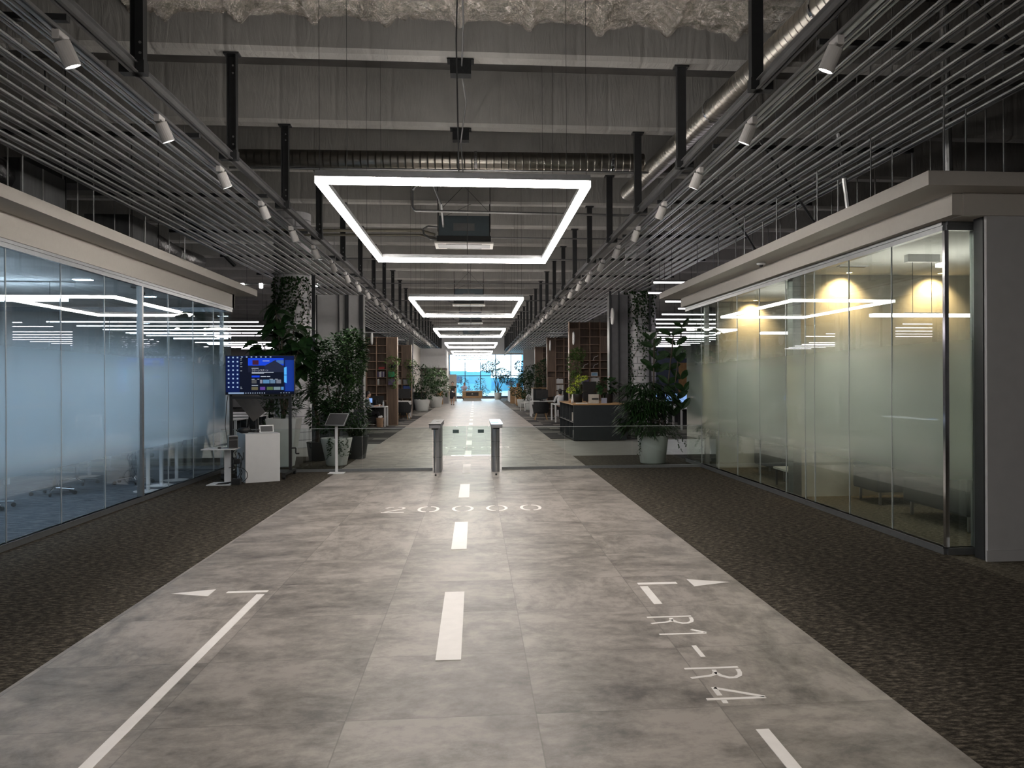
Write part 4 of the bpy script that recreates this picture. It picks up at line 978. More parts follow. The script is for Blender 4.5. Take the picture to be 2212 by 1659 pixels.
t = thing('game_controller', 'small black device standing between headset and tablet', 'device', on_ped(.5, .5), .4); MB().box(-.025, .025, -.02, .02, 0, .055).out('body', 'black', t, bev=.006)
t = thing('tablet_stand', 'small white framed tablet on a stand on the white pedestal', 'tablet', on_ped(.74, .45), .42)
T = Matrix.Rotation(math.radians(-18), 4, 'X')
m = MB(); m.box(-.12, .12, -.006, .006, .0, .13, T=T); m.out('frame', 'white', t, bev=.004); m = MB(); m.box(-.10, .10, -.008, -.006, .012, .11, T=T); m.out('screen', 'steel_dark', t)
MB().box(-.10, .10, 0, .09, 0, .012).out('stand_foot', 'white', t)
# side table with pc
t = thing('side_table', 'small white C shaped side table beside the white pedestal', 'table', (-4.06, 14.05, 0))
MB().box(-.36, .16, -.22, .18, .575, .59).out('tabletop', 'white', t); MB().box(-.05, .05, -.02, .02, .012, .575).out('post', 'white', t); MB().box(-.28, .10, -.22, .20, 0, .012).out('base', 'white', t)
t = thing('mini_computer', 'small silver and black computer cube on the side table', 'computer', (-3.98, 14.06, .59), .35)
MB().box(-.075, .075, -.10, .12, 0, .205).out('case', 'alu', t, bev=.006); MB().box(-.068, .068, -.104, -.10, .008, .197).out('front_panel', 'black', t); MB().box(-.066, .066, -.1055, -.104, .135, .139).out('drive_slot', 'alu', t)
o = MB().ball((0, 0, .012), .03, sx=1, sy=1.5, sz=.45).out('mouse', 'black', loc=(-4.16, 13.95, .59), smooth=True); tag(o, 'black computer mouse on the side table', 'mouse')
t = thing('power_cables', 'tangle of black cables hanging beside the white pedestal', 'cable', (0, 0, 0))
for k in range(5):
    x = -3.92 + .03 * k; pts = [(x, 14.0, .60 - .05 * k)]
    for j in range(8): pts.append((x + random.uniform(-.03, .03), 13.95 + random.uniform(-.03, .03), .52 - .065 * j))
    pts += [(x - .1 - .07 * k, 13.92, .02), (x - .2 - .05 * k, 13.86, .012)]
    MB().path(pts, .006, 5).out('cable', 'black', t)
pts = [(-3.86 + .20 * math.cos(a) - .06, 13.97, .15 + .14 * math.sin(a)) for a in [(-.9 + 3.0 * j / 10) for j in range(11)]]
MB().path(pts, .006, 5).out('cable', 'black', t); MB().box(-3.93, -3.83, 13.9, 13.98, .34, .42).out('power_adapter', 'black', t, bev=.01); MB().box(-3.96, -3.82, 13.88, 13.98, .0, .10).out('power_adapter', 'black', t, bev=.01)
MB().path([(-4.30, 15.06, 1.7), (-4.36, 15.04, 1.3), (-4.38, 15.02, .9), (-4.30, 14.9, .55)], .006, 5).out('cable', 'black', t)

# ================================================================== PLANTS
def pot(t, r0, r1, h, m='whitepot', sq=False):
    if sq:
        b = MB(); a0, a1 = r0, r1
        vs = []
        for r, z in ((a0, 0), (a1, h), (a1 - .025, h), (a1 - .04, h - .06)): vs += [(-r, -r, z), (r, -r, z), (r, r, z), (-r, r, z)]
        fs = [(3, 2, 1, 0)] + [(4 * i + j, 4 * i + (j + 1) % 4, 4 * i + 4 + (j + 1) % 4, 4 * i + 4 + j) for i in range(3) for j in range(4)] + [(12, 13, 14, 15)]
        b.add(vs, fs); pp = b.out('planter_pot', m, t, bev=.01)
    else: pp = MB().lathe([(r0, 0), (r0 + .01, .01), (r1, h - .02), (r1, h), (r1 - .02, h), (r1 - .03, h - .07)], n=36).out('planter_pot', m, t, smooth='auto')
    MB().lathe([(.01, h - .065), ((r1 - .03) , h - .06)], n=20).out('soil', 'soil', pp)
def scatter(m, c, rad, n, L, W, up=.2, seed=0, droop=.2, big=False):
    """leaves on the shell and inside an ellipsoid crown"""
    R = random.Random(seed)
    for _ in range(n):
        while True:
            v = Vector((R.uniform(-1, 1), R.uniform(-1, 1), R.uniform(-1, 1)))
            if .05 < v.length < 1: break
        v = v.normalized() * (v.length ** .45)
        p = Vector((c[0] + v.x * rad[0], c[1] + v.y * rad[1], c[2] + v.z * rad[2]))
        d = Vector((v.x + R.uniform(-.7, .7), v.y + R.uniform(-.7, .7), v.z * .3 + up + R.uniform(-.6, .5)))
        k = R.uniform(.7, 1.25)
        (m.bigleaf if big else m.leaf)(p, d, (R.uniform(-.4, .4), R.uniform(-.4, .4), 1), L * k, W * k, 0, droop)
def trunks(m, base, tops, r, R):
    for tp in tops:
        a = Vector(base) + Vector((R.uniform(-.05, .05), R.uniform(-.05, .05), 0)); b = Vector(tp); pts = []
        for j in range(7):
            s = j / 6; pts.append(a.lerp(b, s) + Vector((R.uniform(-.03, .03), R.uniform(-.03, .03), 0)) * (s * (1 - s) * 4))
        m.path(pts, [r * (1 - .6 * j / 6) for j in range(7)], 7)
def bushy(name, label, loc, potdim, crowns, n, L, W, leafm, seed, tr=.02, cat='potted plant', group=None, big=False, sq=False, potm='whitepot', trunk=True, fname='foliage'):
    t = thing(name, label, cat, loc, 0, group); R = random.Random(seed)
    h = 0
    if potdim: pot(t, potdim[0], potdim[1], potdim[2], potm, sq); h = potdim[2] - .06
    if trunk:
        m = MB(); trunks(m, (0, 0, h), [(c[0] * .8, c[1] * .8, c[2]) for c, _ in crowns], tr, R); m.out('trunk', 'bark', t)
    m = MB(); tot = sum(r[0] * r[2] for _, r in crowns)
    for i, (c, r) in enumerate(crowns): scatter(m, c, r, int(n * r[0] * r[2] / tot), L, W, .15, seed * 31 + i, big=big)
    m.out(fname, leafm, t)
    return t
# ficus by the barrier
t = bushy('ficus_tree', 'bushy dark green ficus tree in a round white pot by the left barrier', (-2.78, 16.98, 0), (.19, .31, .55),
          [((.0, 0, 1.55), (.52, .45, .55)), ((.12, 0, 2.15), (.50, .42, .50)), ((-.32, 0, 2.05), (.30, .3, .45)), ((.32, 0, 2.45), (.30, .28, .32)), ((.2, 0, 1.1), (.45, .4, .4)), ((-.2, .1, .95), (.4, .35, .3))],
          5200, .095, .046, 'leaf', 3, .022)
m = MB(); scatter(m, (.34, -.15, 2.1), (.24, .3, .60), 900, .085, .04, .2, 77); m.out('painted_highlight_leaves', 'leaf_mid', t)  # lighter green leaves paint highlights onto the right side of the crown
m = MB(); R = random.Random(5)
for k in range(9):
    a = R.uniform(-.3, 1.0) - PI / 2; x, y = .30 * math.cos(a), .30 * math.sin(a); L_ = R.uniform(.2, .42)
    for j in range(16): m.leaf((x * (1 + .02 * j % 3) + R.uniform(-.03, .03), y + R.uniform(-.03, .03), .56 - L_ * j / 15), (R.uniform(-1, 1), -1, R.uniform(-.5, .3)), (0, 0, 1), .06, .045)
m.out('trailing_ivy', 'leaf', t)
# big leaf plant in tall square planter
t = bushy('bird_of_paradise', 'large leaved dark plant in a tall tapered white planter behind the television', (-3.78, 16.85, 0), (.17, .30, .96),
          [((-.05, 0, 1.3), (.38, .3, .30))], 380, .16, .035, 'leaf', 8, .03, sq=True)
m = MB(); R = random.Random(11)
stems = [(-.42, .0, 2.55), (-.25, .05, 2.85), (-.05, -.05, 3.05), (.12, .1, 2.6), (.30, 0, 2.45), (-.5, .1, 2.3), (.05, -.1, 2.35), (.2, .1, 2.9), (-.15, -.05, 3.2), (.45, .1, 2.7)]
st = MB()
for x, y, z in stems:
    st.path([(0, 0, .92), (x * .25, y, 1.5), (x * .6, y, z - .45), (x, y, z - .1)], [.022, .018, .014, .01], 6)
    for j in range(9):
        a = R.uniform(0, 2 * PI); d = (math.cos(a), math.sin(a) * .6, R.uniform(-.7, .4))
        m.bigleaf((x + R.uniform(-.08, .08), y + R.uniform(-.1, .1), z - .07 * j + R.uniform(-.05, .1)), d, (R.uniform(-.3, .3), -.4, 1), R.uniform(.22, .34), R.uniform(.22, .30), 0, .55)
m.out('broad_leaves', 'leaf', t); st.out('leaf_stalks', 'bark', t)
# dracaena palm leaning beside the ficus
t = thing('dracaena', 'dark spiky dracaena on a bare trunk left of the ficus tree', 'potted plant', (-3.35, 18.0, 0)); pot(t, .16, .22, .4, 'charcoal')
MB().path([(0, 0, .35), (.02, 0, .8), (-.03, 0, 1.1), (-.12, 0, 1.42)], [.045, .04, .035, .03], 8).out('trunk', 'bark', t)
m = MB(); R = random.Random(21)
for k in range(75):
    a = R.uniform(0, 2 * PI); el = R.uniform(-.3, 1.1); m.bigleaf((-.13, 0, 1.42 + R.uniform(-.08, .12)), (math.cos(a), math.sin(a), el), (0, 0, 1), R.uniform(.34, .5), .045, 0, .5, 4)
m.out('fronds', 'leaf', t)
# grassy plant row
for k, (x, y, lab) in enumerate(((-4.6, 19.4, 'low grassy dark plant at the left behind the television stand'), (-2.6, 18.4, 'low grassy dark plant behind the ficus pot'))):
    t = thing('grassy_plant', lab, 'potted plant', (x, y, 0)); pot(t, .2, .28, .5, 'charcoal'); m = MB(); R = random.Random(40 + k)
    for q in range(150):
        a = R.uniform(0, 2 * PI); m.bigleaf((R.uniform(-.12, .12), R.uniform(-.12, .12), .45), (math.cos(a) * .8, math.sin(a) * .8, R.uniform(.4, 1.8)), (0, 0, 1), R.uniform(.4, .8), .025, 0, .45, 4)
    m.out('blades', 'leaf', t)
# right hand planter
t = thing('mixed_planter', 'big dark mixed palm and rubber plant in a round white pot right of the gate', 'potted plant', (3.60, 16.62, 0)); pot(t, .245, .315, .56)
m = MB(); R = random.Random(9)
for k in range(150):     # fan palms
    a = R.uniform(0, 2 * PI); rr = R.uniform(.1, .55); cx_, cy_, cz = -.12 + rr * math.cos(a), rr * .6 * math.sin(a), R.uniform(.75, 1.72) - rr * .3
    for j in range(9):
        b = a + (j - 4) * .30; m.bigleaf((cx_, cy_, cz), (math.cos(b), math.sin(b), R.uniform(-.1, .5)), (0, 0, 1), R.uniform(.22, .34), .036, 0, .55, 3)
m.out('palm_fans', 'leaf', t)
m = MB()
for (x, z, s) in ((.02, 2.35, 1), (.10, 2.1, 1), (-.02, 1.95, 1), (.14, 1.85, 1), (.30, 1.6, 1), (-.05, 2.5, .8), (.42, 2.15, 1.1), (.50, 2.4, 1), (.38, 2.6, 1), (.56, 2.05, .9), (.62, 2.75, .8), (.60, 1.7, 1), (.34, 1.9, 1), (.5, 1.3, 1), (.6, 1.1, 1), (.45, .95, 1), (.66, 1.45, 1), (.2, 1.45, 1)):
    for j in range(2):
        a = R.uniform(-.8, .8) + (0 if j else PI); m.bigleaf((x, R.uniform(-.1, .1), z), (math.cos(a) * .7, math.sin(a) * .5, R.uniform(.1, 1.2)), (0, -1, .4), .30 * s, .13 * s, 0, .15)
m.out('rubber_leaves', 'leaf', t)
MB().path([(0, 0, .5), (.02, 0, 1.4), (.04, 0, 2.5)], .014).path([(.05, 0, .5), (.3, 0, 1.4), (.44, 0, 2.6)], .014).path([(.05, 0, .5), (.42, 0, 1.2), (.62, 0, 2.8)], .012).path([(-.1, 0, .5), (-.2, 0, 1.3)], .012).out('stems', 'bark', t)
m = MB()
for (sx, L_) in ((-.30, .5), (-.27, .42), (.40, .35), (.5, .25), (.30, .12)):
    for j in range(22): s = j / 21; m.leaf((sx + (.16 * s if sx > 0 else -.03 * s) + R.uniform(-.02, .02), -.12 + R.uniform(-.04, .04), .60 - L_ * s ** 1.5), (R.uniform(-1, 1), -.6, R.uniform(-.7, .2)), (0, 0, 1), .05, .032)
scatter(m, (.1, 0, .68), (.45, .3, .12), 200, .07, .04, 0, 66)
m.out('trailing_ivy', 'leaf', t)

# aisle plants
bushy('weeping_fig', 'tall weeping fig in the nearer white pot on the left of the aisle', (-3.02, 47.7, 0), (.34, .46, .66), [((-.1, 0, 1.9), (.75, .6, .75)), ((.35, 0, 1.3), (.7, .6, .6)), ((0, 0, .9), (.5, .4, .3))], 1100, .16, .07, 'leaf', 51, .03)
bushy('fiddle_fig', 'broad leaved green plant in the second white pot on the left of the aisle', (-2.55, 54.5, 0), (.34, .46, .7), [((0, 0, 1.9), (.75, .6, .6)), ((.3, 0, 1.2), (.6, .5, .5))], 700, .20, .12, 'leaf_mid', 52, .03)
bushy('aisle_shrub', 'dark shrub right of the aisle beside the wooden counter', (3.1, 54, 0), (.3, .38, .5), [((-.1, 0, 1.3), (.75, .5, .7)), ((.2, 0, 1.9), (.4, .4, .4))], 900, .16, .07, 'leaf', 53)
bushy('aisle_shrub', 'tall dark shrub behind the small white chair', (3.2, 48.2, 0), (.3, .38, .5), [((0, 0, 1.3), (.7, .5, .75)), ((.15, 0, 2.15), (.6, .5, .45))], 1000, .15, .07, 'leaf', 54)
bushy('cabinet_plant', 'wide dark fig on top of the wooden topped cabinet', (3.7, 43.0, 1.36), (.14, .18, .22), [((0, 0, .9), (.65, .4, .55)), ((.2, 0, 1.2), (.5, .35, .3)), ((-.15, 0, .4), (.35, .3, .25))], 900, .13, .06, 'leaf', 55, potm='charcoal')
bushy('far_tree', 'slender potted tree against the far window right of the reception desk', (2.12, 77.0, 0), (.28, .36, .62), [((-.9, 0, 3.0), (.65, .4, .45)), ((-.3, 0, 3.45), (.4, .3, .3)), ((.3, 0, 2.4), (.9, .4, .45)), ((.7, 0, 1.9), (.6, .4, .35)), ((0, 0, .85), (.35, .3, .15))], 1500, .20, .10, 'leaf_blue', 56, .045)
bushy('far_tree', 'slender tree at the far window farther right behind the counters', (4.3, 77.3, 0), (.28, .36, .6), [((0, 0, 3.1), (.6, .4, .5)), ((.4, 0, 2.2), (.7, .4, .5))], 900, .2, .10, 'leaf_blue', 57, .04)
bushy('counter_plant', 'round plant standing on the wooden counter near the far window', (3.02, 57.9, 1.27), (.12, .16, .25), [((0, 0, .6), (.42, .3, .38))], 260, .12, .06, 'leaf', 58, potm='terracotta')
# yellow flowering plant and others on the black counter
t = thing('flowering_plant', 'yellow green flowering orchid in a dark pot on the black counter', 'potted plant', (3.05, 24.5, 1.03)); pot(t, .12, .15, .26, 'black')
m = MB(); R = random.Random(15)
for k in range(34): a = R.uniform(0, 2 * PI); m.bigleaf((0, 0, .22), (math.cos(a) * .5, math.sin(a) * .5, R.uniform(.5, 2)), (0, 0, 1), R.uniform(.25, .42), .05, 0, .4, 4)
m.out('blades', 'leaf_mid', t)
m = MB()
for (x, z, r) in ((.02, .70, .11), (-.10, .48, .12), (-.20, .38, .10), (.16, .72, .06), (.25, .74, .05), (0, .58, .09), (-.28, .36, .06)):
    for _ in range(60):
        v = Vector((R.gauss(0, 1), R.gauss(0, 1), R.gauss(0, 1))).normalized(); m.leaf(Vector((x, 0, z)) + v * r * R.uniform(.6, 1), v, (0, 0, 1), .045, .035)
m.out('blossoms', 'leaf_yellow', t)
MB().path([(0, 0, .2), (.0, 0, .5), (.22, 0, .74)], .006).path([(0, 0, .2), (-.08, 0, .45), (-.28, 0, .37)], .006).out('flower_stalks', 'leaf_mid', t)
t = bushy('pink_anthurium', 'dark broad leaved pot plant with a pink tip on the black counter', (3.88, 24.0, 1.03), (.12, .15, .27), [((0, 0, .48), (.30, .25, .22))], 90, .17, .11, 'leaf', 17, .008, big=True, potm='black')
MB().ball((.02, -.1, .76), .018).out('bud', mat('pink_bud', (.55, .25, .28), .6, var=.1), t)
t = bushy('climbing_vine', 'tall bright green climbing vine on a pole behind the black counter', (3.42, 28.2, 0), (.2, .26, .5), [((0, 0, 2.3), (.24, .2, .50)), ((0, 0, 1.5), (.20, .2, .5)), ((.1, 0, 2.6), (.25, .2, .2))], 900, .09, .06, 'leaf_bright', 18, .03, potm='charcoal')
for k, (x, y, z, L_, lab) in enumerate(((-3.13, 32.07, 2.32, 1.0, 'bright hanging vine on the first left bookcase'), (-3.02, 39.26, 2.4, 1.1, 'hanging vine at the right edge of the second left bookcase'), (-2.32, 17.0, 2.5, 0, ''))):
    if not lab: continue
    t = thing('hanging_plant', lab, 'hanging plant', (x, y, z)); MB().lathe([(.08, -.12), (.13, 0), (.11, 0)], n=14).out('planter_pot', 'charcoal', t)
    m = MB(); scatter(m, (0, 0, .12), (.28, .2, .2), 150, .09, .06, .1, 90 + k); scatter(m, (.02, 0, -.45), (.16, .12, .5), 200, .08, .05, -.3, 95 + k); m.out('foliage', 'leaf_bright', t)

# ================================================================== COLUMNS, PANELS, IVY
def column(x0, x1, y, lab, name):
    m = MB(); m.lathe([((x1 - x0) / 2, 0), ((x1 - x0) / 2, 6.0)], c=((x0 + x1) / 2, y, 0), n=28); o = m.out(name, 'brick', kind='structure'); o['label'] = lab; return o
column(4.66, 5.60, 25.4, 'round white blockwork column right of the black counter', 'column_right')
column(-5.12, -4.20, 21.8, 'round white blockwork column behind the television', 'column_left')
m = MB(); m.box(4.12, 4.66, 25.0, 25.6, 0, 4.3); m.out('wall_pier_right', 'steel_grey', kind='structure')
m = MB(); m.box(4.08, 4.14, 24.95, 25.0, 0, 4.4); m.box(4.36, 4.40, 24.95, 25.0, 0, 4.4); m.box(5.30, 5.36, 24.9, 24.96, 0, 6); m.out('column_channel_right', 'steel_dark', kind='structure')
m = MB(); m.box(-5.4, -3.4, 26.0, 26.2, 0, 4.35); m.out('wall_panel_left', 'plaster_grey', kind='structure')
for x, w_ in ((-4.86, .08), (-4.16, .012), (-3.92, .10), (-3.48, .10)):
    MB().box(x - w_ / 2, x + w_ / 2, 25.92, 26.0, 0, 4.35).out('panel_channel', 'steel_dark', kind='structure')
MB().box(-4.14, -4.06, 21.6, 21.7, 0, 4.4).out('column_channel_left', 'steel_dark', kind='structure')
def ivy(x0, x1, y, ztop, zend, strands, seed, lab, ls=.065):
    t = thing('column_ivy', lab, 'climbing plant', ((x0 + x1) / 2, y, 0)); R = random.Random(seed); m = MB(); s = MB(); w_ = (x1 - x0) / 2
    for k in range(strands):
        x = R.uniform(-w_, w_); z = ztop; e = R.uniform(*zend); pts = []
        yo = -math.sqrt(max(.0, w_ * w_ - x * x)) * .98 - .02 + w_
        while z > e:
            pts.append((x, yo - w_, z)); x += R.uniform(-.06, .06); x = max(-w_, min(w_, x)); yo = -math.sqrt(max(.0, w_ * w_ - x * x)) * .98 + w_ - .03
            for _ in range(2): m.leaf((x + R.uniform(-.06, .06), yo - w_, z + R.uniform(-.05, .05)), (R.uniform(-1, 1), -.5, R.uniform(-1, .3)), (0, -1, .2), ls * R.uniform(.7, 1.3), ls * .8)
            z -= .085
        if len(pts) > 1: s.path(pts, .006, 4)
    for _ in range(120): x = R.uniform(-w_, w_); m.leaf((x, -math.sqrt(max(0, w_ * w_ - x * x)) - .05, ztop - R.random() ** 2 * .7), (R.uniform(-1, 1), -.5, R.uniform(-1, .5)), (0, -1, .2), ls, ls * .8)
    m.out('ivy_leaves', 'leaf', t); s.out('ivy_stems', 'bark', t)
ivy(4.66, 5.60, 25.4, 4.4, (.9, 3.8), 13, 31, 'ivy trailing down the round white column on the right', .07)
ivy(-5.12, -4.20, 21.8, 4.3, (.9, 3.6), 15, 32, 'ivy trailing down the round white column on the left', .07)
t = thing('wall_lamp', 'small white box lamp on the side of the right column', 'wall lamp', (5.36, 24.86, 3.05)); MB().box(-.16, .16, -.10, .02, -.09, .09).out('lamp_box', 'white', t, bev=.01); MB().box(-.14, .14, -.08, 0, -.095, -.09).out('lamp_diffuser', 'white', t)
disc0 = None
for (x, y, z, lab) in ((4.10, 24.5, 3.60, 'round white disc sign sticking out of the right pier'), (3.74, 31.3, 3.30, 'round white disc sign on the first right bookcase'),
                       (3.60, 39.6, 3.38, 'round white disc sign on the second right bookcase'), (-3.89, 31.9, 3.32, 'round white disc sign above the ficus tree'), (-3.80, 39.1, 3.25, 'round white disc sign on the second left bookcase')):
    t = thing('disc_sign', lab, 'sign', (x, y, z), 0, 'round disc signs')
    m = MB(); T = Matrix.Rotation(PI / 2, 4, 'Y'); m.lathe([(.24, -.02), (.25, 0), (.24, .02)], n=28, T=T); m.out('disc', 'white', t)
    MB().box(-.012, .012, 0, .46 if y < 25 or y > 39.3 else .31, -.02, .02).out('bracket', 'steel_dark', t)

# ================================================================== BOOKCASES
def bookcase(lab, x0, x1, y, z1, ncol, rowh=.305, dep=.34, doors=()):
    t = thing('bookcase', lab, 'bookcase', (x0, y, 0)); w_ = x1 - x0; cw = w_ / ncol
    MB().box(0, w_, dep - .02, dep, 0, z1).out('back_panel', 'shelfback', t)
    for k in range(ncol + 1): MB().box(k * cw - .016, k * cw + .016, 0, dep - .02, 0, z1).out('upright', 'shelfwood', t)
    nr = int(z1 / rowh)
    for r in range(nr + 1): MB().box(.016, w_ - .016, 0.005, dep - .02, r * rowh, r * rowh + .024).out('shelf', 'shelfwood', t)
    for (c, r0, r1) in doors: MB().box(c * cw + .02, (c + 1) * cw - .02, -.004, .012, r0 * rowh + .03, r1 * rowh).out('panel_door', 'shelfback', t)
    return cw
RB = random.Random(88)
def book(x, y, z, w_, h, m_, lab, grp, cat='book', name='book', lean=0.):
    o = MB().box(0, w_, 0, .2, 0, h).out(name, m_, loc=(x, y, z)); o.rotation_euler.y = lean; tag(o, lab, cat, grp)
def fill(x0, cw, y, col, row, rowh, n, w_, h, ms, lab, grp, cat='book', name='book'):
    x = x0 + col * cw + .03
    for k in range(n):
        ww = w_ * RB.uniform(.8, 1.2)
        if x + ww > x0 + (col + 1) * cw - .02: break
        book(x, y + .04, row * rowh + .0245, ww, h * RB.uniform(.9, 1.0), RB.choice(ms), lab, grp, cat, name); x += ww + .004
cw = bookcase('brown wooden bookcase right of the aisle, nearest the white column', 3.62, 5.20, 31.6, 3.95, 4, doors=((0, 9, 12), (3, 9, 11), (0, 4, 8)))
for (c, r, n, w_, h, ms, lab, grp) in ((2, 5, 8, .04, .26, ['binder'], 'white binder on the right bookcase, upper row', 'white binders, upper row'),
        (1, 5, 6, .05, .22, ['bookpale', 'purple'], 'mixed book on the right bookcase beside the binders', 'mixed books on the right bookcase'), (1, 3, 3, .09, .24, ['blue'], 'blue box file low on the right bookcase', 'blue box files on the right bookcase'),
        (2, 3, 4, .07, .2, ['bookpale', 'purple'], 'pale book low on the right bookcase', 'pale books low on the right bookcase')):
    fill(3.62, cw, 31.6, c, r, .305, n, w_, h, ms, lab, grp)
t = thing('small_picture', 'small blue picture card on the right bookcase shelf', 'picture', (4.46, 31.66, 6 * .305 + .0245)); MB().box(0, .26, 0, .02, 0, .15).out('card', 'white', t); MB().box(.02, .24, -.002, 0, .02, .13).out('print', mat('pale_blue_print', (.25, .45, .65), .6, var=.2), t)
for k, (c, r) in enumerate(((2, 8), (2, 7), (1, 7), (2, 8.0))):
    if k == 3: break
    t = thing('airplane_model', f'small white swooping model on the right bookcase, {["top one", "lower one", "left one"][k]}', 'model', (3.62 + (c + .35) * cw, 31.75, r * .305 + .0245))
    MB().path([(0, 0, 0), (.05, 0, .12), (.2, 0, .18)], .012, 6).out('body', 'white', t); MB().box(-.04, .06, -.03, .03, 0, .01).out('foot', 'white', t)
cw = bookcase('brown wooden bookcase right of the aisle, second one behind the cabinet', 3.50, 4.72, 40.0, 3.80, 3, doors=((0, 7, 12), (0, 3, 6)))
fill(3.5, cw, 40.0, 1, 5, .305, 6, .06, .25, ['bookpale', 'binder'], 'pale book on the upper row of the second right bookcase', 'pale books, upper row')
fill(3.5, cw, 40.0, 1, 4, .305, 6, .06, .25, ['bookpale', 'binder'], 'pale book on the middle row of the second right bookcase', 'pale books, middle row')
fill(3.5, cw, 40.0, 1, 3, .305, 5, .06, .25, ['blue', 'bookpale'], 'blue or pale book on the lower row of the second right bookcase', 'books, lower row')
bookcase('dark end panelled bookcase right of the aisle, third one', 3.6, 4.5, 49.5, 3.75, 2, doors=((0, 6, 12),))
cw = bookcase('brown wooden bookcase left of the aisle beside the ficus tree', -4.15, -2.98, 32.2, 3.40, 3, doors=((2, 0, 11), ))
fill(-4.15, cw, 32.2, 1, 6, .305, 8, .03, .22, ['bookpale', 'binder', 'purple'], 'book on the left bookcase, fuller row', 'books on the left bookcase')
fill(-4.15, cw, 32.2, 1, 5, .305, 2, .03, .24, ['binder'], 'white book leaning low on the left bookcase', 'white books on the left bookcase')
for (z, h, ms, lab, nm, cat) in ((6, .2, 'green', 'green binder on the left bookcase', 'binder', 'binder'), (5, .22, 'purple', 'purple box on the left bookcase', 'storage_box', 'box'), (7.0, .08, 'red', 'red flat file on the left bookcase', 'file_box', 'box')):
    x = -4.15 + (2 if z < 7 else 1) * cw + .08
    o = MB().box(0, .22, 0, .2, 0, h).out(nm, ms, loc=(x, 32.0 if z < 7 else 32.24, z * .305 + .0245)); tag(o, lab, cat)
cw = bookcase('brown wooden bookcase left of the aisle, farther one', -3.86, -2.98, 39.4, 3.42, 2, doors=((1, 6, 11),))
for (c, r, m_, lab) in ((0, 5, 'bookpale', 'pale storage box on the farther left bookcase'), (1, 5, 'steel_grey', 'grey storage box on the farther left bookcase'), (1, 4, 'blue', 'dark blue storage box on the farther left bookcase')):
    t = thing('storage_box', lab, 'box', (-3.86 + c * cw + .05, 39.45, r * .305 + .0245)); MB().box(0, cw - .1, 0, .26, 0, .2).out('box_body', m_, t, bev=.008); MB().box(-.005, cw - .095, -.005, .265, .2, .23).out('lid', m_, t)

# ================================================================== FURNITURE
# black counter
t = thing('storage_counter', 'long black counter with wooden top and open side shelves right of the aisle', 'counter', (2.72, 22.86, 0))
MB().box(0, 1.50, 0, .03, .02, 1.0).out('front_panel', 'charcoal', t); MB().box(1.47, 1.50, .03, 3.7, .02, 1.0).out('end_panel', 'charcoal', t)
MB().box(.42, .45, .03, 3.7, .02, 1.0).out('back_panel', 'charcoal', t)
for y in (.03, .95, 1.87, 2.79, 3.68): MB().box(0.0, .42, y, y + .03, .02, 1.0).out('divider', 'charcoal', t)
MB().box(.0, .42, .06, 3.68, .02, .05).out('shelf', 'charcoal', t); MB().box(.0, .42, .06, 3.68, .50, .525).out('shelf', 'steel_grey', t)
MB().box(-.02, 1.53, -.02, 3.75, 1.0, 1.03).out('wooden_top', 'oak', t, bev=.004)
for k, (y, z, m_, lab) in enumerate(((23.2, .527, 'white', 'white carton on the open shelf of the black counter'), (23.55, .527, 'bookpale', 'pale bottle box on the open shelf of the black counter'), (23.3, .052, 'white', 'white paper stack low in the black counter'), (24.9, .052, 'oak', 'wooden box low in the black counter'))):
    o = MB().box(0, .22, 0, .2, 0, (.12, .24, .22, .36)[k]).out('shelf_box', m_, loc=(2.78, y, z)); tag(o, lab, 'box')
t = thing('picture_stand', 'framed pale photograph standing on the black counter', 'picture', (3.38, 23.5, 1.03)); MB().box(-.15, .15, 0, .02, 0, .26).out('board', 'bookpale', t); MB().box(-.05, .14, -.003, 0, .10, .15).out('printed_car', 'steel_dark', t); MB().box(-.1, .1, .02, .10, 0, .01).out('stand', 'black', t)
o = MB().lathe([(.05, 0), (.035, .10), (.018, .2), (.018, .25)]).out('bottle', 'white', loc=(2.83, 24.0, 1.03), smooth=True); tag(o, 'white cone shaped bottle on the left end of the black counter', 'bottle')
o = MB().box(-.16, .16, -.1, .1, 0, .02).out('tray', 'paper', loc=(3.02, 23.4, 1.03)); tag(o, 'white tray in front of the yellow flowers on the black counter', 'tray')
o = MB().box(0, .12, 0, .1, 0, .06).out('small_box', 'oak', loc=(2.74, 24.2, 1.03)); tag(o, 'small wooden box at the corner of the black counter', 'box')
t = thing('leaflet_holder', 'clear leaflet holder beside the pot plant on the counter', 'leaflet holder', (3.70, 23.6, 1.03)); MB().box(-.08, .08, 0, .04, 0, .15).out('leaflets', mat('pale_leaflets', (.35, .38, .5), .5, var=.1), t)
t = thing('monitor_stand', 'tall black panel standing on the counter behind the photograph', 'monitor', (3.55, 25.6, 1.03)); MB().box(-.2, .22, 0, .03, .02, .62).out('panel', 'black', t); MB().box(-.12, .12, -.08, .1, 0, .02).out('foot', 'black', t)
t = thing('low_shelf', 'black topped box behind the counter with a wooden side', 'shelf', (3.1, 26.7, 0)); MB().box(0, .9, 0, .5, 0, 1.1).out('shelf_body', 'oak', t); MB().box(-.01, .91, -.01, .51, 1.1, 1.12).out('shelf_top', 'black', t)

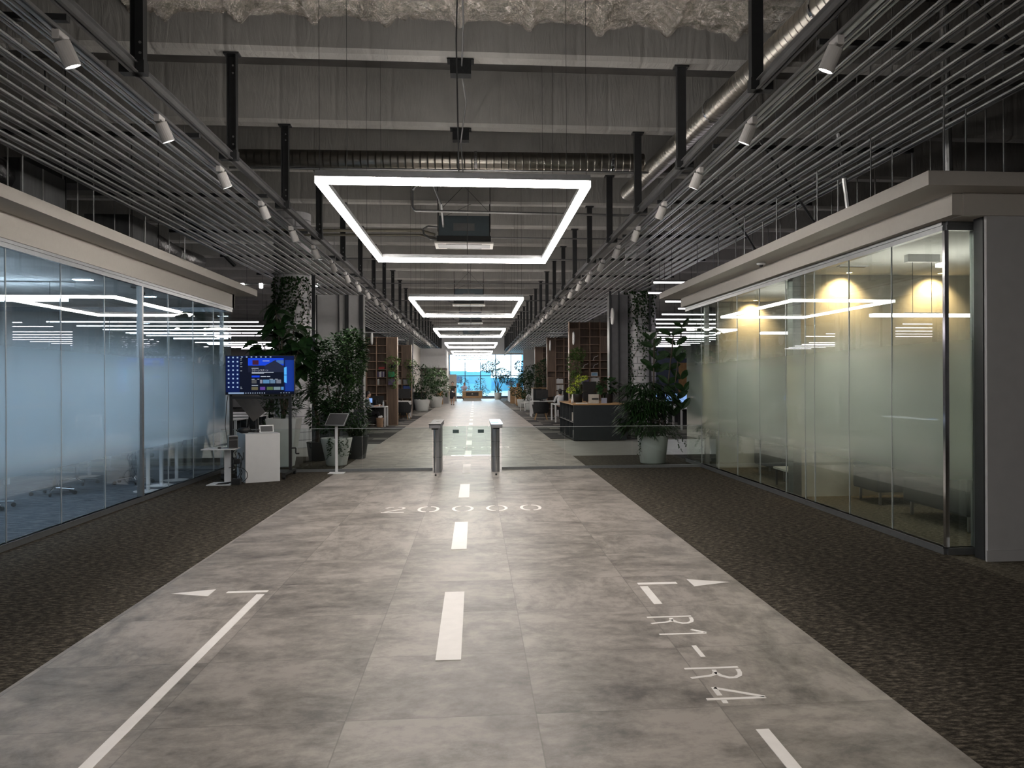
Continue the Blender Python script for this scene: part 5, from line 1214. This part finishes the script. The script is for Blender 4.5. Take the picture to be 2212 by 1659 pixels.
def desk(name, lab, x0, x1, y0, y1, h=.73, top='white', leg='white', panel=None):
    t = thing(name, lab, 'desk', (x0, y0, 0)); w_, d = x1 - x0, y1 - y0
    MB().box(0, w_, 0, d, h - .03, h).out('tabletop', top, t, bev=.004)
    for x in (.03, w_ - .03):
        for y in (.03, d - .03): MB().box(x - .03, x + .03, y - .03, y + .03, 0, h - .03).out('leg', leg, t)
    if panel: MB().box(.06, w_ - .06, d * .5, d * .5 + .02, .12, h - .03).out('modesty_panel', panel, t)
    return t
def armchair(x, y, rz, lab, legm='oak'):
    t = thing('armchair', lab, 'armchair', (x, y, 0), rz, 'black tub armchairs')
    m = MB(); n = 14; R1, R0 = .38, .31
    for i in range(n + 1):
        a = -.35 + (PI + .7) * i / n; z1 = .78 if .6 < a < PI - .6 else .66
        for r, z in ((R1 * .86, .34), (R1, z1), (R0, z1), (R0 * .9, .36)): m.v.append((r * math.cos(a), r * math.sin(a), z))
    for i in range(n):
        for j in range(4): q = 4 * i; m.f.append((q + j, q + (j + 1) % 4, q + 4 + (j + 1) % 4, q + 4 + j)); m.mi.append(0)
    for q in (0, 4 * n): m.f.append((q, q + 1, q + 2, q + 3)); m.mi.append(0)
    m.out('backrest', 'blackfab', t)
    MB().lathe([(.30, .30), (.32, .33), (.32, .42), (.28, .45)], n=20).out('seat', 'blackfab', t)
    for sx in (-1, 1):
        for sy in (-1, 1): MB().tube((sx * .18, sy * .18, .31), (sx * .27, sy * .27, 0), .018, .012, 8).out('leg', legm, t)
armchair(2.83, 35.7, PI, 'black tub armchair with wooden legs right of the aisle')
armchair(-3.15, 37.0, PI * .95, 'black tub armchair with pale legs left of the aisle')
desk('work_desk', 'narrow white legged table between armchair and black counter', 3.22, 4.1, 33.4, 35.2)
desk('work_desk', 'white desk with seated person left of the aisle', -4.7, -3.30, 31.1, 32.0, .75, panel='black')
desk('work_desk', 'cluttered white desk behind the left black armchair', -4.4, -2.95, 38.0, 39.0, .78, panel='black')
desk('work_desk', 'white desk under the laptop behind the right armchair', 2.6, 3.9, 38.6, 39.5, .74)
MB().box(-4.08, -4.0, 30.2, 30.6, 0, .95).out('divider_post', 'white'); tag(bpy.data.objects['divider_post'], 'white upright panel edge left of the seated person in grey', 'panel')
# black cabinets
for (lab, x0, x1, y0, y1, h, top) in (('low black cabinet behind the ficus pot on the left', -4.5, -3.35, 22.8, 23.4, .80, 'black'), ('black box cabinet at the right end behind the ficus', -3.3, -3.02, 23.0, 23.6, .92, 'black'),
        ('long dark cabinet with wooden top left of the aisle plants', -3.86, -2.9, 49.5, 50.3, 1.03, 'shelfwood'), ('low black cabinet behind the wide dark armchair on the left', -4.9, -4.5, 23.6, 24.2, 1.0, 'black')):
    t = thing('storage_cabinet', lab, 'cabinet', (x0, y0, 0)); MB().box(0, x1 - x0, 0, y1 - y0, 0, h).out('cabinet_body', 'charcoal', t); MB().box(-.01, x1 - x0 + .01, -.01, y1 - y0 + .01, h, h + .025).out('top', top, t); MB().box((x1 - x0) / 2 - .002, (x1 - x0) / 2 + .002, -.004, 0, .03, h - .02).out('door_gap', 'steel_grey', t)
t = thing('storage_cabinet', 'wooden topped black cabinet with white edges right of the aisle', 'cabinet', (2.92, 42.4, 0))
MB().box(.06, .46, .02, .5, 0, 1.30).out('cabinet_body', 'charcoal', t); MB().box(0, .06, 0, .5, 0, 1.30).out('white_edge', 'white', t); MB().box(1.20, 1.26, 0, .5, 0, 1.30).out('white_edge', 'oak', t)
MB().box(-.02, 1.30, -.02, .54, 1.30, 1.33).out('wooden_top', 'oak', t); MB().box(.46, 1.2, .48, .5, .6, 1.25).out('pinned_board', 'white', t); MB().box(.46, 1.2, .1, .5, 0, .6).out('lower_body', 'charcoal', t); MB().box(.52, .9, .44, .47, .75, 1.05).out('notice', 'teal', t)
t = thing('laptop_stand', 'silver laptop on the wooden topped cabinet', 'laptop', (4.1, 42.7, 1.335)); MB().box(-.25, .25, -.16, .16, 0, .02).out('keyboard_base', 'alu', t); m = MB(); m.box(-.25, .25, -.008, .008, 0, .36, T=Matrix.Translation((0, .16, .01)) @ Matrix.Rotation(-.25, 4, 'X')); m.out('laptop_lid', 'alu', t)
# white dining chair
t = thing('side_chair', 'small white slatted chair beside the aisle shrubs', 'chair', (2.8, 46.4, 0), -.9, None)
MB().box(-.21, .21, -.2, .2, .43, .46).out('seat', 'white', t, bev=.01)
for sx in (-1, 1):
    MB().tube((sx * .18, -.17, .43), (sx * .2, -.2, 0), .016).out('leg', 'white', t); MB().tube((sx * .18, .17, .43), (sx * .2, .23, 0), .016).out('leg', 'white', t)
m = MB().path([(-.18, .18, .45), (-.19, .25, .75), (-.1, .27, .90), (.1, .27, .90), (.19, .25, .75), (.18, .18, .45)], .016, 8)
for x in (-.09, 0, .09): m.tube((x, .19, .45), (x, .265, .89), .009, n=6)
m.out('backrest', 'white', t)
# wooden bar counters on the right near the window
for (lab, x0, x1, y0, y1, h) in (('tall oak bar counter right of the aisle, nearer one', 2.80, 3.25, 57.2, 58.4, 1.22), ('oak bar counter right of the aisle, farther one', 2.62, 3.2, 62.0, 66.5, 1.18), ('thin oak leg panel beside the nearer bar counter', 3.35, 3.55, 57.8, 58.2, 1.0)):
    t = thing('bar_counter', lab, 'counter', (x0, y0, 0)); w_, d = x1 - x0, y1 - y0
    MB().box(0, w_, 0, .06, 0, h).out('end_panel', 'oak', t); MB().box(0, .05, .06, d, .1, h * .8).out('side_panel', 'oak' if y0 < 60 else 'white', t); MB().box(w_ - .05, w_, .06, d, .1, h * .8).out('side_panel', 'oak', t); MB().box(-.03, w_ + .03, -.02, d, h, h + .05).out('counter_top', 'oak', t)
for k in range(2):
    t = thing('bar_stool', f'dark bar stool at the oak counter, {("nearer", "farther")[k]} one', 'stool', (3.45, 58.9 + 1.2 * k, 0)); MB().lathe([(.17, .70), (.17, .74)], n=16).out('seat', 'black', t)
    for a in range(4): MB().tube((.12 * math.cos(a * PI / 2 + .8), .12 * math.sin(a * PI / 2 + .8), .7), (.2 * math.cos(a * PI / 2 + .8), .2 * math.sin(a * PI / 2 + .8), 0), .012, n=6).out('leg', 'black', t)
# left white counters near the woman
for k, (x, y, m_) in enumerate(((-2.55, 61.0, 'oak'), (-2.20, 63.5, 'plaster_grey'))):
    t = thing('side_counter', ['low wooden counter just left of the walking woman', 'pale grey counter behind the walking woman'][k], 'counter', (x, y, 0)); MB().box(-.2, .2, 0, .8, 0, .98).out('counter_body', m_, t); MB().box(-.23, .23, -.03, .83, .98, 1.02).out('counter_top', 'white', t)
o = MB().ball((0, 0, .1), .16, sx=1.2, sz=.7).out('paper_heap', 'paper', loc=(-2.5, 61.4, 1.02)); tag(o, 'white crumpled heap on the wooden counter left of the woman', 'paper')
# block and panels at the far left
m = MB(); m.box(-6.5, -2.13, 60, 66, 2.66, 4.05); m.out('wall_bulkhead_left', 'plaster_grey', kind='structure')
m = MB(); m.box(-6.5, -3.9, 60.0, 60.2, 0, 2.66); m.box(-6.5, -2.2, 66.0, 66.2, 0, 4.1); m.box(-2.42, -2.2, 66.2, 72, 0, 4.1); m.box(-4.1, -3.9, 50.4, 60, 0, 4.1); m.out('wall_white_left', 'plaster', kind='structure')
m = MB(); m.box(-3.85, -3.6, 49.0, 49.3, 0, 4.3); m.out('column_far_left', 'steel_grey', kind='structure')
o = MB().box(-.44, .44, 0, .06, 0, 2.28).out('standing_panel', 'bookpale', loc=(-2.02, 72, 0)); tag(o, 'tall pale standing panel behind the walking woman', 'panel')
o = MB().box(-1.5, 1.5, -.05, .05, 0, .12).out('shelf_bar', 'black', loc=(-3.6, 59.6, 2.05)); tag(o, 'black wall shelf under the grey bulkhead on the left', 'shelf')
t = thing('pendant_rail', 'small black hanging rail with rods left of the far window', 'lamp', (-2.75, 57.0, 2.15)); m = MB(); m.box(-.35, .35, -.05, .05, 0, .06)
for x in (-.3, -.1, .1, .3): m.tube((x, 0, .06), (x, 0, .62), .012, n=5)
m.out('rail', 'black', t)
# arch wall at the far right
m = MB(); N_ = 14; ax0, ax1, zt = 4.55, 5.75, 3.1; pts = [(4.2, 0), (ax0, 0), (ax0, 2.5)] + [((ax0 + ax1) / 2 - (ax1 - ax0) / 2 * math.cos(PI * j / N_), 2.5 + (ax1 - ax0) / 2 * math.sin(PI * j / N_)) for j in range(1, N_)] + [(ax1, 2.5), (ax1, 0), (7.5, 0), (7.5, 4.4), (4.2, 4.4)]
n = len(pts); m.add([(x, 72, z) for x, z in pts] + [(x, 72.3, z) for x, z in pts], [tuple(range(n)), tuple(range(n, 2 * n))[::-1]] + [(i, n + i, n + (i + 1) % n, (i + 1) % n) for i in range(n)])
m.out('wall_arch_right', 'plaster_grey', kind='structure')
m = MB(); m.box(5.0, 9.5, 62, 62.2, 0, 4.3); m.out('wall_panel_far_right', 'plaster_grey', kind='structure')
# reception desk
t = thing('reception_desk', 'oak reception desk with black front panel at the far end of the hall', 'desk', (-.24, 73.2, 0))
MB().box(-.78, .78, .08, .7, 0, .22).out('plinth', 'plaster', t); MB().prism([(-.88, 0), (.88, 0), (.84, .75), (-.84, .75)], .22, .80).out('desk_body', 'oak', t, bev=.01)
MB().box(-.55, .55, -.012, 0, .40, .72).out('black_panel', 'black', t); MB().box(-.92, .92, -.03, .78, .80, .84).out('desk_top', 'white', t)
MB().box(-.05, .05, -.014, -.012, .57, .63).box(-.07, .07, -.014, -.012, .50, .53).out('front_lettering', 'bookpale', t)
# monitors, laptops and desk clutter on the near desks
def monitor(x, y, z, rz, lab, w_=.52, h_=.32, glow=None):
    t = thing('computer_monitor', lab, 'monitor', (x, y, z), rz); MB().box(-w_ / 2, w_ / 2, 0, .03, .12, .12 + h_).out('monitor_body', 'black', t, bev=.005)
    MB().box(-w_ / 2 + .015, w_ / 2 - .015, -.003, 0, .135, .105 + h_).out('screen', emis('office_screen', (.25, .42, .8), .8) if glow else 'charcoal', t)
    MB().box(-.02, .02, .03, .05, .01, .3).out('neck', 'black', t); MB().box(-.12, .12, -.04, .12, 0, .012).out('foot', 'black', t)
monitor(-3.86, 31.7, .75, .2, 'small lit monitor on the left white desk', .3, .2, True)
monitor(-3.62, 31.5, .75, PI, 'dark monitor seen from behind on the left white desk', .42, .28)
monitor(-3.35, 38.3, .78, PI, 'large dark monitor seen from behind on the cluttered left desk', .8, .45)
monitor(-3.98, 38.4, .78, .3, 'dark monitor on the far side of the cluttered left desk', .5, .3, True)
monitor(3.15, 38.9, .74, PI, 'dark monitor seen from behind beyond the right armchair', .55, .4)
monitor(4.1, 34.4, .73, PI + .3, 'dark monitor beside the seated person in white', .9, .45)
o = MB().lathe([(.03, 0), (.034, .01), (.034, .15), (.012, .19), (.012, .22)]).out('water_bottle', mat('clear_bottle', (.5, .55, .6), .2, var=.05), loc=(-3.42, 31.4, .75), smooth=True); tag(o, 'clear water bottle on the left white desk', 'bottle')
o = MB().lathe([(.035, 0), (.04, .09)]).out('paper_cup', 'paper', loc=(-3.55, 31.3, .75)); tag(o, 'white paper cup on the left white desk', 'cup')
for k in range(4):
    o = MB().box(-.15, .15, -.1, .1, 0, .02).out('paper_stack', ('paper', 'bookpale', 'red', 'paper')[k], loc=(-3.3 + .12 * (k % 2) - .3 * (k // 2), 38.1 + .1 * k, .782 + .0205 * (k % 2))); tag(o, ['white paper sheets at the front of the cluttered left desk', 'pale folder on the cluttered left desk', 'red folder on the cluttered left desk', 'white papers at the back of the cluttered left desk'][k], 'paper')
t = thing('waste_basket', 'brown waste basket with white paper under the left desk', 'waste basket', (-3.50, 31.0, 0)); MB().lathe([(.11, 0), (.14, .34), (.13, .34), (.10, .02)], n=18).out('basket_body', 'basket', t); MB().ball((.0, 0, .36), .07, sz=.8).ball((.05, .02, .38), .05).out('crumpled_paper', 'paper', t)
# ---- open offices to the sides
def office_row(x0, y0, n, lab, rz=0):
    for k in range(n):
        desk('work_desk', f'{lab}, {ORD[k]} one', x0, x0 + 2.6, y0 + 2.1 * k, y0 + 2.1 * k + 1.2, .73, panel='steel_dark')
        monitor(x0 + .8, y0 + 2.1 * k + .5, .73, 0, f'lit monitor on {lab}, {ORD[k]} desk', glow=True)
office_row(6.9, 27.4, 3, 'white desk row in the right open office')
office_row(-8.6, 21.5, 3, 'white desk row in the left open office')
office_row(7.5, 38, 2, 'far white desk row in the right open office')
office_chair((8.2, 30.9, 0), .4, 'office chair of the person in the black suit')
office_chair((-6.2, 21.0, 0), 2.0, 'black office chair behind the television stand')
office_chair((-4.02, 31.35, 0), -1.2, 'office chair of the person in grey at the left desk')
office_chair((-3.72, 42.6, 0), .2, 'office chair hidden behind the left monitor')
office_chair((3.72, 36.1, 0), .2, 'office chair of the person in white right of the aisle')
t = thing('waste_bin', 'terracotta coloured bin under the right office desk', 'waste bin', (8.05, 30.0, 0)); MB().lathe([(.14, 0), (.18, .42), (.165, .42), (.13, .02)], n=20).out('bin_body', 'terracotta', t)
t = thing('waste_bin', 'dark bin beside the terracotta bin under the right office desk', 'waste bin', (7.62, 30.2, 0)); MB().lathe([(.14, 0), (.17, .40), (.155, .40), (.13, .02)], n=20).out('bin_body', 'black', t)
for k in range(3):
    o = MB().box(0, .22, 0, .3, 0, (.32, .2, .12)[k]).out('paper_box', 'white', loc=(7.2 + .28 * k, 27.5, .732)); tag(o, ['tall white box file on the right office desk', 'white carton on the right office desk', 'low white tray on the right office desk'][k], 'box')
# background partition with boards behind the right office
m = MB(); m.box(9.6, 19.8, 45.0, 45.2, 0, 2.9); m.out('wall_partition_right', 'navy', kind='structure')
o = MB().box(11.2, 12.1, 44.92, 44.97, .9, 2.65).out('wood_panel', mat('orange_wood', (.22, .12, .04), .5, var=.2), None); tag(o, 'orange wooden panel on the dark partition of the right office', 'panel')
o = MB().box(12.25, 14.2, 44.92, 44.97, 1.5, 2.7).out('white_board', 'cloth_lilac'); tag(o, 'pale lilac whiteboard on the dark partition of the right office', 'whiteboard')
for k in range(5):
    o = MB().box(10.0 + 1.1 * k, 10.5 + 1.1 * k, 50, 50.2, 0, 4.2).out('window_pier', 'navy', kind='structure')
for k in range(4):
    bushy('partition_plant', f'trailing plant on top of the dark office partition on the right, {ORD[k]} from left', (11.3 + 1.3 * k, 45.1, 2.9), (.14, .18, .2), [((0, 0, .3), (.4, .3, .3))], 160, .16, .1, 'leaf_mid', 120 + k, potm='charcoal', trunk=False)
m = MB(); m.box(-19.8, -14.0, 58.0, 58.2, 0, 4.5); m.out('wall_partition_left', 'plaster_grey', kind='structure')

# ---- rows of tube lights over the open offices
tube0 = None
def tube_row(x0, x1, y, z, lab, grp):
    t = thing('tube_light', lab, 'tube light', (x0, y, z), 0, grp); Ln = x1 - x0; k = max(1, round(Ln / 2.4)); w_ = Ln / k
    for i in range(k): MB().box(i * w_ + .02, (i + 1) * w_ - .02, -.02, .02, 0, .032).out('tube', 'tube', t)
    MB().box(0, Ln, -.025, .025, .032, .07).out('housing', 'steel_grey', t)
    for x in (.4, Ln - .4): MB().tube((x, 0, .07), (x, 0, 3.24), .005, n=4).out('suspension_cable', 'steel_dark', t)
for k in range(18):
    y = 17.0 + 2.05 * k + (1.2 if k > 7 else 0)
    x0, x1 = (3.7, 4.5) if k == 0 else (4.02, 4.7) if k == 1 else (4.75, 5.6) if k < 3 else (5.2, 12.4)
    if k > 1: x0, x1 = (5.75, 12.4)
    if y > 50: break
    if k == 2: x0 = 4.9
    tube_row(x0, x1, y, 3.70, f'bright tube light row over the right open office, {ORD[k]} from the camera', 'tube lights of the right office')
for k in range(10):
    y = 28.9 + 2.1 * k + (4.2 if k > 4 else 0)
    tube_row(-14.2, -7.3 if k < 5 else -.2355 * y, y, 3.70, f'bright tube light row over the left open office, {ORD[k]} from the camera', 'tube lights of the left office')
for k, (x0, x1, y) in enumerate(((3.0, 4.0, 33.0), (3.1, 3.9, 35.0), (3.0, 3.8, 45.0), (-4.0, -3.0, 30.0), (-3.8, -3.0, 36.0))):
    t = thing('shelf_light', f'slim white strip light under the slats near the bookcases, {["right nearest", "right second", "right far", "left nearest", "left far"][k]} one', 'strip light', (x0, y, (3.6, 3.6, 3.75, 3.42, 3.45)[k]))
    MB().box(0, x1 - x0, -.03, .03, 0, .03).out('tube', 'white', t)
    for q in (.1, x1 - x0 - .1): MB().tube((q, 0, .03), (q, 0, 4.40 - t.location.z), .004, n=4).out('suspension_cable', 'steel_dark', t)
for k in range(6):
    o = MB().lathe([(.05, 0), (.06, .145)], n=10).out('small_spotlight', 'lens', loc=(-7.6 + .55 * k, 26.0, 4.55)); tag(o, f'tiny bright spotlight on the pipe beyond the left room, {ORD[k]} from the left', 'spotlight', 'tiny spotlights beyond the left room')
o = MB().tube((-9, 26, 4.68), (-4.2, 26, 4.68), .03).tube((-8.9, 26, 4.68), (-8.9, 26, 6.95), .01).tube((-4.3, 26, 4.68), (-4.3, 26, 6.95), .01).out('lighting_pipe', 'alu'); tag(o, 'pale pipe carrying tiny spotlights beyond the left room', 'pipe')

# ================================================================== PEOPLE
def skin_mesh(name, nodes, edges, m_, parent, sub=2, root=0):
    me = bpy.data.meshes.new(name); me.from_pydata([n[0] for n in nodes], edges, []); me.materials.append(M_[m_])
    o = bpy.data.objects.new(name, me); C.objects.link(o); o.parent = parent
    o.modifiers.new('skin', 'SKIN')
    for i, n in enumerate(nodes):
        r = n[1] if isinstance(n[1], tuple) else (n[1], n[1]); me.skin_vertices[0].data[i].radius = r
    for sv in me.skin_vertices[0].data: sv.use_root = False
    me.skin_vertices[0].data[root].use_root = True
    o.modifiers['skin'].use_smooth_shade = True
    s_ = o.modifiers.new('sub', 'SUBSURF'); s_.levels = sub; s_.render_levels = sub
    return o
def hand(nodes, edges, wi, d, out):
    """palm and five fingers growing from wrist node wi, pointing along d, thumb towards out"""
    d = Vector(d).normalized(); out = Vector(out).normalized(); n = d.cross(out).normalized(); w = Vector(nodes[wi][0])
    nodes.append((tuple(w + d * .045), (.034, .018))); pi = len(nodes) - 1; edges.append((wi, pi))
    for k, (off, L_) in enumerate(((.027, .072), (.009, .080), (-.009, .074), (-.027, .058))):
        a = w + d * .085 + out * off; b = a + d * L_ * .5 + n * .006; c = a + d * L_ + n * .018; i = len(nodes)
        nodes += [(tuple(a), .0095), (tuple(b), .0085), (tuple(c), .007)]; edges += [(pi, i), (i, i + 1), (i + 1, i + 2)]
    a = w + d * .035 + out * .035; b = a + d * .03 + out * .022; i = len(nodes)
    nodes += [(tuple(a), .011), (tuple(b), .009)]; edges += [(pi, i), (i, i + 1)]
def head(t, c, m_hair='hair', hair_len=.10, face=-1, bun=False):
    x, y, z = c
    o = MB(); o.ball((x, y, z), .088, 14, sx=.88, sy=1.02, sz=1.25); o.ball((x, y + face * .035, z - .07), .05, 10, sx=.9, sz=.9)
    o.ball((x, y + face * .092, z - .01), .014, 8, sz=1.5)
    for sx in (-1, 1): o.ball((x + sx * .078, y, z - .005), .02, 8, sx=.4, sz=1.4)
    hd = o.out('head', 'skin', t, smooth=True)
    for sx in (-1, 1): MB().ball((x + sx * .030, y + face * .082, z + .012), .010, 8).out('eye', 'hair', hd)
    MB().ball((x, y + face * .083, z - .055), .018, 8, sz=.3).out('mouth', 'red', hd)
    h = MB(); h.ball((x, y - face * .018, z + .030), .097, 14, sx=.93, sy=1.0, sz=1.12)
    if hair_len > .02: h.ball((x, y - face * .055, z - .04), .075, 10, sy=.7, sz=1.0 + hair_len * 4)
    if bun: h.ball((x, y - face * .12, z + .03), .04, 8)
    h.out('hair', m_hair, hd, smooth=True)
# walking woman
t = thing('person', 'woman in a black dress walking towards the camera at the far left of the walkway', 'person', (-1.58, 59.2, 0))
N_ = [((0, 0, .93), (.12, .09)), ((0, 0, 1.08), (.10, .075)), ((0, 0, 1.24), (.125, .085)), ((0, 0, 1.36), (.07, .06)), ((0, 0, 1.44), .045), ((0, 0, 1.50), .045),
      ((.09, 0, .86), .082), ((.085, -.10, .48), .052), ((.08, -.02, .09), .032), ((.08, -.14, .03), .03),
      ((-.09, 0, .86), .082), ((-.085, .02, .48), .052), ((-.08, .14, .10), .032), ((-.08, .05, .04), .03),
      ((.17, 0, 1.32), .045), ((.22, .03, 1.06), .034), ((.16, -.12, .92), .026),
      ((-.17, 0, 1.32), .045), ((-.24, .03, 1.06), .034), ((-.26, -.01, .84), .026)]
E_ = [(0, 1), (1, 2), (2, 3), (3, 4), (4, 5), (0, 6), (6, 7), (7, 8), (8, 9), (0, 10), (10, 11), (11, 12), (12, 13), (3, 14), (14, 15), (15, 16), (3, 17), (17, 18), (18, 19)]
hand(N_, E_, 16, (-.6, -.6, -.1), (0, 0, 1)); hand(N_, E_, 19, (0, -.1, -1), (0, -1, 0))
skin_mesh('body', N_, E_, 'skin', t)
head(t, (0, -.01, 1.54), hair_len=.03)
m = MB(); m.lathe([(.185, .45), (.20, .60), (.195, .80), (.185, .93), (.145, 1.08), (.138, 1.09)], n=20, sy=.72); m.out('skirt', 'cloth_black', t, smooth=True)
m = MB(); m.lathe([(.142, 1.06), (.165, 1.2), (.20, 1.30), (.19, 1.35), (.09, 1.385), (.06, 1.40)], n=20, sy=.62)
for sx in (-1, 1): m.tube((sx * .15, 0, 1.335), (sx * .225, .01, 1.22), .062, .058, 12)
m.out('blouse', 'cloth_olive', t, smooth=True)
MB().box(-.05, .06, -.16, -.12, .93, 1.0).out('held_card', 'paper', t)
for x, y, z in ((.08, -.08, 0), (-.08, .10, .0)): MB().lathe([(.045, 0), (.05, .03), (.02, .06)], c=(x, y, z), n=12, sy=2.0).out('shoe', 'cloth_black', t)
# receptionist
t = thing('person', 'person in a pale lilac shirt standing behind the reception desk', 'person', (-.95, 74.6, 0))
N_ = [((0, 0, .85), (.13, .09)), ((0, 0, 1.0), (.12, .08)), ((0, 0, 1.15), (.14, .09)), ((0, 0, 1.27), (.07, .06)), ((0, 0, 1.33), .045), ((0, 0, 1.38), .045), ((.09, 0, .78), .08), ((.09, 0, .42), .055), ((.09, 0, .08), .04),
      ((-.09, 0, .78), .08), ((-.09, 0, .42), .055), ((-.09, 0, .08), .04), ((.19, 0, 1.22), .05), ((.23, -.04, 1.0), .038), ((.10, -.22, 1.0), .028), ((-.19, 0, 1.22), .05), ((-.24, -.04, 1.0), .038), ((-.12, -.22, .96), .028)]
E_ = [(0, 1), (1, 2), (2, 3), (3, 4), (4, 5), (0, 6), (6, 7), (7, 8), (0, 9), (9, 10), (10, 11), (3, 12), (12, 13), (13, 14), (3, 15), (15, 16), (16, 17)]
hand(N_, E_, 14, (-.8, -.5, 0), (0, 0, 1)); hand(N_, E_, 17, (.8, -.5, 0), (0, 0, 1)); skin_mesh('body', N_, E_, 'skin', t); head(t, (0, 0, 1.43))
S_ = [((0, 0, .83), (.15, .11)), ((0, 0, 1.0), (.14, .10)), ((0, 0, 1.15), (.165, .11)), ((0, 0, 1.26), (.09, .075)), ((.19, 0, 1.22), .065), ((.23, -.04, 1.02), .052), ((-.19, 0, 1.22), .065), ((-.24, -.04, 1.02), .052)]
skin_mesh('shirt', S_, [(0, 1), (1, 2), (2, 3), (3, 4), (4, 5), (3, 6), (6, 7)], 'cloth_lilac', t)
m = MB(); m.tube((.09, 0, .84), (.09, 0, .08), .10, .07, 12); m.tube((-.09, 0, .84), (-.09, 0, .08), .10, .07, 12); m.out('trousers', 'cloth_black', t)
for sx in (-1, 1): MB().lathe([(.05, 0), (.05, .04), (.03, .08)], c=(sx * .09, -.05, 0), n=12, sy=2).out('shoe', 'cloth_black', t)
def seated(loc, rz, lab, top, trousers='cloth_black', reach=.42, hairl=.03):
    """seated figure facing -y, on a chair of 0.47 m"""
    t = thing('person', lab, 'person', loc, rz)
    N_ = [((0, 0, .56), (.13, .11)), ((0, .0, .74), (.12, .09)), ((0, -.01, .90), (.14, .095)), ((0, -.02, 1.03), (.07, .06)), ((0, -.03, 1.10), .045), ((0, -.04, 1.15), .045),
          ((.09, -.08, .54), .085), ((.12, -.42, .52), .058), ((.12, -.42, .10), .04), ((.12, -.52, .04), .035), ((-.09, -.08, .54), .085), ((-.12, -.42, .52), .058), ((-.12, -.42, .10), .04), ((-.12, -.52, .04), .035),
          ((.18, -.02, .98), .05), ((.24, -.12, .76), .038), ((.14, -reach, .79), .028), ((-.18, -.02, .98), .05), ((-.24, -.12, .76), .038), ((-.14, -reach, .79), .028)]
    E_ = [(0, 1), (1, 2), (2, 3), (3, 4), (4, 5), (0, 6), (6, 7), (7, 8), (8, 9), (0, 10), (10, 11), (11, 12), (12, 13), (3, 14), (14, 15), (15, 16), (3, 17), (17, 18), (18, 19)]
    hand(N_, E_, 16, (-.2, -1, 0), (-1, 0, 0)); hand(N_, E_, 19, (.2, -1, 0), (1, 0, 0)); skin_mesh('body', N_, E_, 'skin', t); head(t, (0, -.05, 1.20), hair_len=hairl)
    S_ = [((0, 0, .56), (.155, .13)), ((0, 0, .74), (.145, .11)), ((0, -.01, .90), (.165, .115)), ((0, -.02, 1.02), (.09, .08)), ((.18, -.02, .98), .066), ((.24, -.12, .77), .054), ((.19, -.26, .77), .045), ((-.18, -.02, .98), .066), ((-.24, -.12, .77), .054), ((-.19, -.26, .77), .045)]
    skin_mesh('shirt', S_, [(0, 1), (1, 2), (2, 3), (3, 4), (4, 5), (5, 6), (3, 7), (7, 8), (8, 9)], top, t)
    P_ = [((0, -.01, .56), (.15, .12)), ((.09, -.10, .54), .10), ((.12, -.42, .525), .075), ((.12, -.42, .12), .06), ((-.09, -.10, .54), .10), ((-.12, -.42, .525), .075), ((-.12, -.42, .12), .06)]
    skin_mesh('trousers', P_, [(0, 1), (1, 2), (2, 3), (0, 4), (4, 5), (5, 6)], trousers, t)
    for sx in (-1, 1): MB().lathe([(.045, 0), (.05, .03), (.03, .08)], c=(sx * .12, -.48, 0), n=12, sy=2).out('shoe', trousers, t)
    return t
seated((-4.02, 31.35, 0), PI * .55, 'person in a grey top sitting at the white desk left of the aisle', 'cloth_grey')
seated((-3.72, 42.6, 0), 2.9, 'dark haired person in white sitting behind the left monitor', 'cloth_white')
seated((3.72, 36.1, 0), 3.3, 'dark haired person in a white shirt bent over a desk right of the aisle', 'cloth_white')
seated((8.2, 30.9, 0), 0.15, 'person in a black suit sitting with the back turned in the right office', 'cloth_black')

# ================================================================== OUTSIDE
MB().box(-60, 80, 80.5, 200, -.4, -.06).out('ground', 'ground_out', kind='structure')
for k, (x0, x1, y, z1, m_) in enumerate(((-14, 2.5, 130, 3.4, 'facade2'), (8.5, 15, 140, 7.0, 'facade'), (2.5, 8.5, 150, 2.4, 'facade2'), (15, 30, 160, 3.5, 'facade'), (-30, -14, 150, 5.0, 'facade'))):
    t = thing('distant_building', ['long low haze-turquoise building seen through the far window', 'tall haze-blue block seen through the far window right of the tree', 'low haze-blue roof between the two outdoor blocks', 'pale low building at the far right outdoors', 'haze-blue building at the far left outdoors'][k], 'building', (x0, y, -.1))
    MB().box(0, x1 - x0, 0, 12, 0, z1).out('facade', m_, t)  # facade colour carries the outdoor haze
    for q in range(int((x1 - x0) / 2.5)): MB().box(.6 + 2.5 * q, 2.0 + 2.5 * q, -.05, 0, z1 * .45, z1 * .75).out('window', 'navy' if q % 3 == 1 else 'facade', t)
for k, x in enumerate((-1.75, -.05)):
    bushy('courtyard_bush', ['leafy bush outside the far window, left of two', 'leafy bush outside the far window, right of two'][k], (x + .6, 84.0, 0), None, [((0, 0, 1.2), (.55, .4, 1.0)), ((.3, 0, .6), (.6, .4, .5))], 520, .2, .1, 'leaf_blue', 140 + k, trunk=True)
